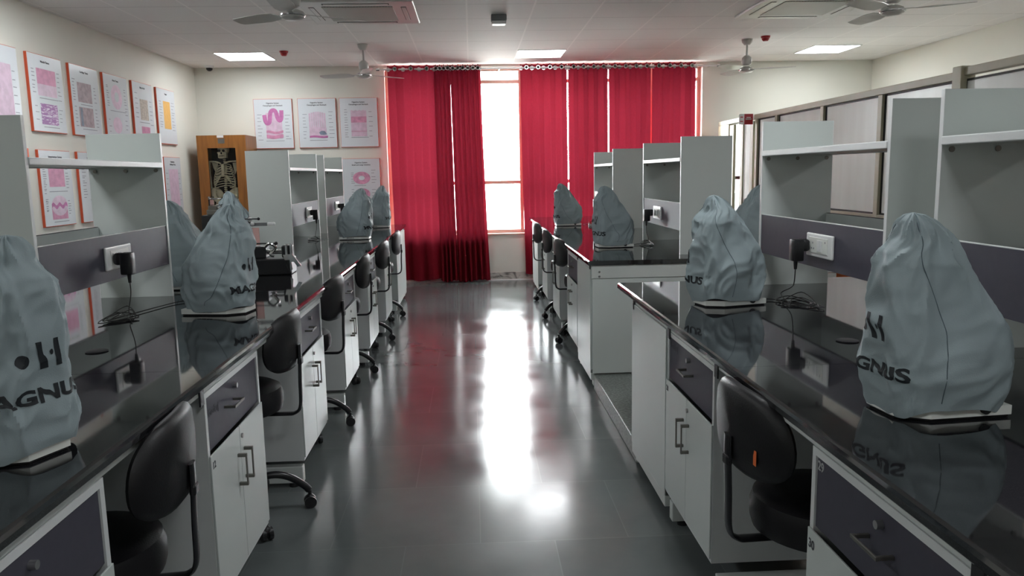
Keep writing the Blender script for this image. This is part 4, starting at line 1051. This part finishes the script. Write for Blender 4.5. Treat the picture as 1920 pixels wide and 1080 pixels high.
# ------------------------------------------------------------------ lab stools with backrests
def make_chair(h=0.0):
    # origin on the floor under the seat; the sitter looks towards +y, the backrest is at -y
    t = thing('lab_stool', 'x', 'stool', (0, 0, 0), 0, 'black swivel lab stools')
    zs = .485 + h; zb = .728 + h*.8
    prof = [(0, 0), (.165, 0), (.185, .010), (.192, .035), (.192, .075), (.184, .100), (.160, .113), (.10, .118), (0, .118)]
    MB().lathe(prof, (0, 0, zs-.07), 40).obj('seat', 'black_leather', t, True)
    # padded back: rounded superellipse, slightly curved about the sitter
    b = MB(); rr = []; N = 48
    for (k, yy) in ((.0, -.034), (.55, -.033), (.86, -.027), (.97, -.014), (1.0, .0), (.97, .014), (.86, .024), (.55, .03), (0.0, .031)):
        r = []
        for i in range(N):
            a = 2*PI*i/N; ca, sa = math.cos(a), math.sin(a); q = max(k, .004)
            x = .226*math.copysign(abs(ca)**.66, ca)*q; z = .120*math.copysign(abs(sa)**.78, sa)*q
            r.append(Vector((x*(1 - .10*max(0, z)/.12), -.245 + yy*.8 + .9*x*x - .04*z, zb+z)))
        rr.append(r)
    b.rings(rr); bk = b.obj('backrest', 'black_leather', t, True)
    b = MB(); P = [(0, -.02, zs-.082), (0, -.20, zs-.082), (0, -.245, zs-.077), (0, -.268, zs-.045), (0, -.272, zs+.06), (0, -.276, zb-.08), (0, -.276, zb-.02)]
    b.tube(P, .016, 10, 5, (1.35, .42)); b.obj('back_support', 'black_metal', t, True)
    MB().box(-.018, .018, -.286, -.268, zb-.105, zb-.075, .006, 2).obj('back_bracket', 'black_plastic', t)
    b = MB(); b.cyl((0, 0, .115), (0, 0, .30), .025, seg=16); b.cyl((0, 0, .2995), (0, 0, zs-.098), .014, seg=12); b.obj('gas_lift', 'black_metal', t, True)
    MB().box(-.08, .08, -.08, .08, zs-.097, zs-.0705, .006).obj('seat_plate', 'black_metal', t)
    b = MB(); b.lathe([(0, -.03), (.035, -.03), (.042, 0), (.035, .03), (0, .03)], (0, 0, .145)); b.obj('hub', 'black_metal', t, True)
    for k in range(5):
        a = 2*PI*k/5 + R(0); ca, sa = math.cos(a), math.sin(a)
        leg = MB(); leg.tube([(ca*.03, sa*.03, .150), (ca*.12, sa*.12, .168), (ca*.19, sa*.19, .150), (ca*.25, sa*.25, .105), (ca*.272, sa*.272, .078)], .0155, 10, 5)
        lo = leg.obj('leg', 'black_metal', t, True)
        n = Vector((-sa, ca, 0)); c = Vector((ca*.275, sa*.275, .027))
        w = MB(); w.cyl(c - n*.022, c - n*.006, .026, seg=20); w.cyl(c + n*.006, c + n*.022, .026, seg=20); w.ball(c + Vector((0, 0, .012)), .022, .022, .022, 14); w.cyl(c + Vector((0, 0, .02)), c + Vector((0, 0, .050)), .008, seg=10)
        w.obj('caster', 'black_plastic', lo, True)
    return t
ch0 = make_chair(); ch1 = make_chair(.045)
def place(src, x, y, rz, label, first=False):
    if first:
        src.location = (x, y, 0); src.rotation_euler = (0, 0, rz); src['label'] = label; return src
    return dup(src, (x, y, 0), rz, label)
place(ch0, -1.005, 1.91, R(95), 'black lab stool nearest the camera on the left, back against the worktop', True)
place(ch1, -1.00, 3.18, R(88), 'second black lab stool from the camera along the left bench', True)
place(ch1, -1.00, 4.31, R(84), 'third black lab stool from the camera along the left bench')
place(ch1, -1.00, 5.48, R(92), 'fourth black lab stool from the camera along the left bench')
place(ch1, -.99, 6.62, R(88), 'fifth black lab stool from the camera along the left bench')
place(ch1, -.99, 7.77, R(93), 'sixth and farthest black lab stool along the left bench')
c_r = place(ch0, .955, 2.02, R(-86), 'black lab stool nearest the camera on the right with an orange tag on its back')
place(ch1, .955, 6.47, R(-86), 'nearest black lab stool at the far right bench')
place(ch1, .955, 7.58, R(-92), 'middle black lab stool at the far right bench')
place(ch1, .955, 8.70, R(-88), 'farthest black lab stool at the far right bench, before the curtain')
b = MB(); b.box(.118, .134, -.0012, .0, .665, .705); tg = b.obj('maker_tag', 'tag_orange', c_r); tg.location = (0, -.2555, 0); tg['label'] = 'small orange and white cloth tag'
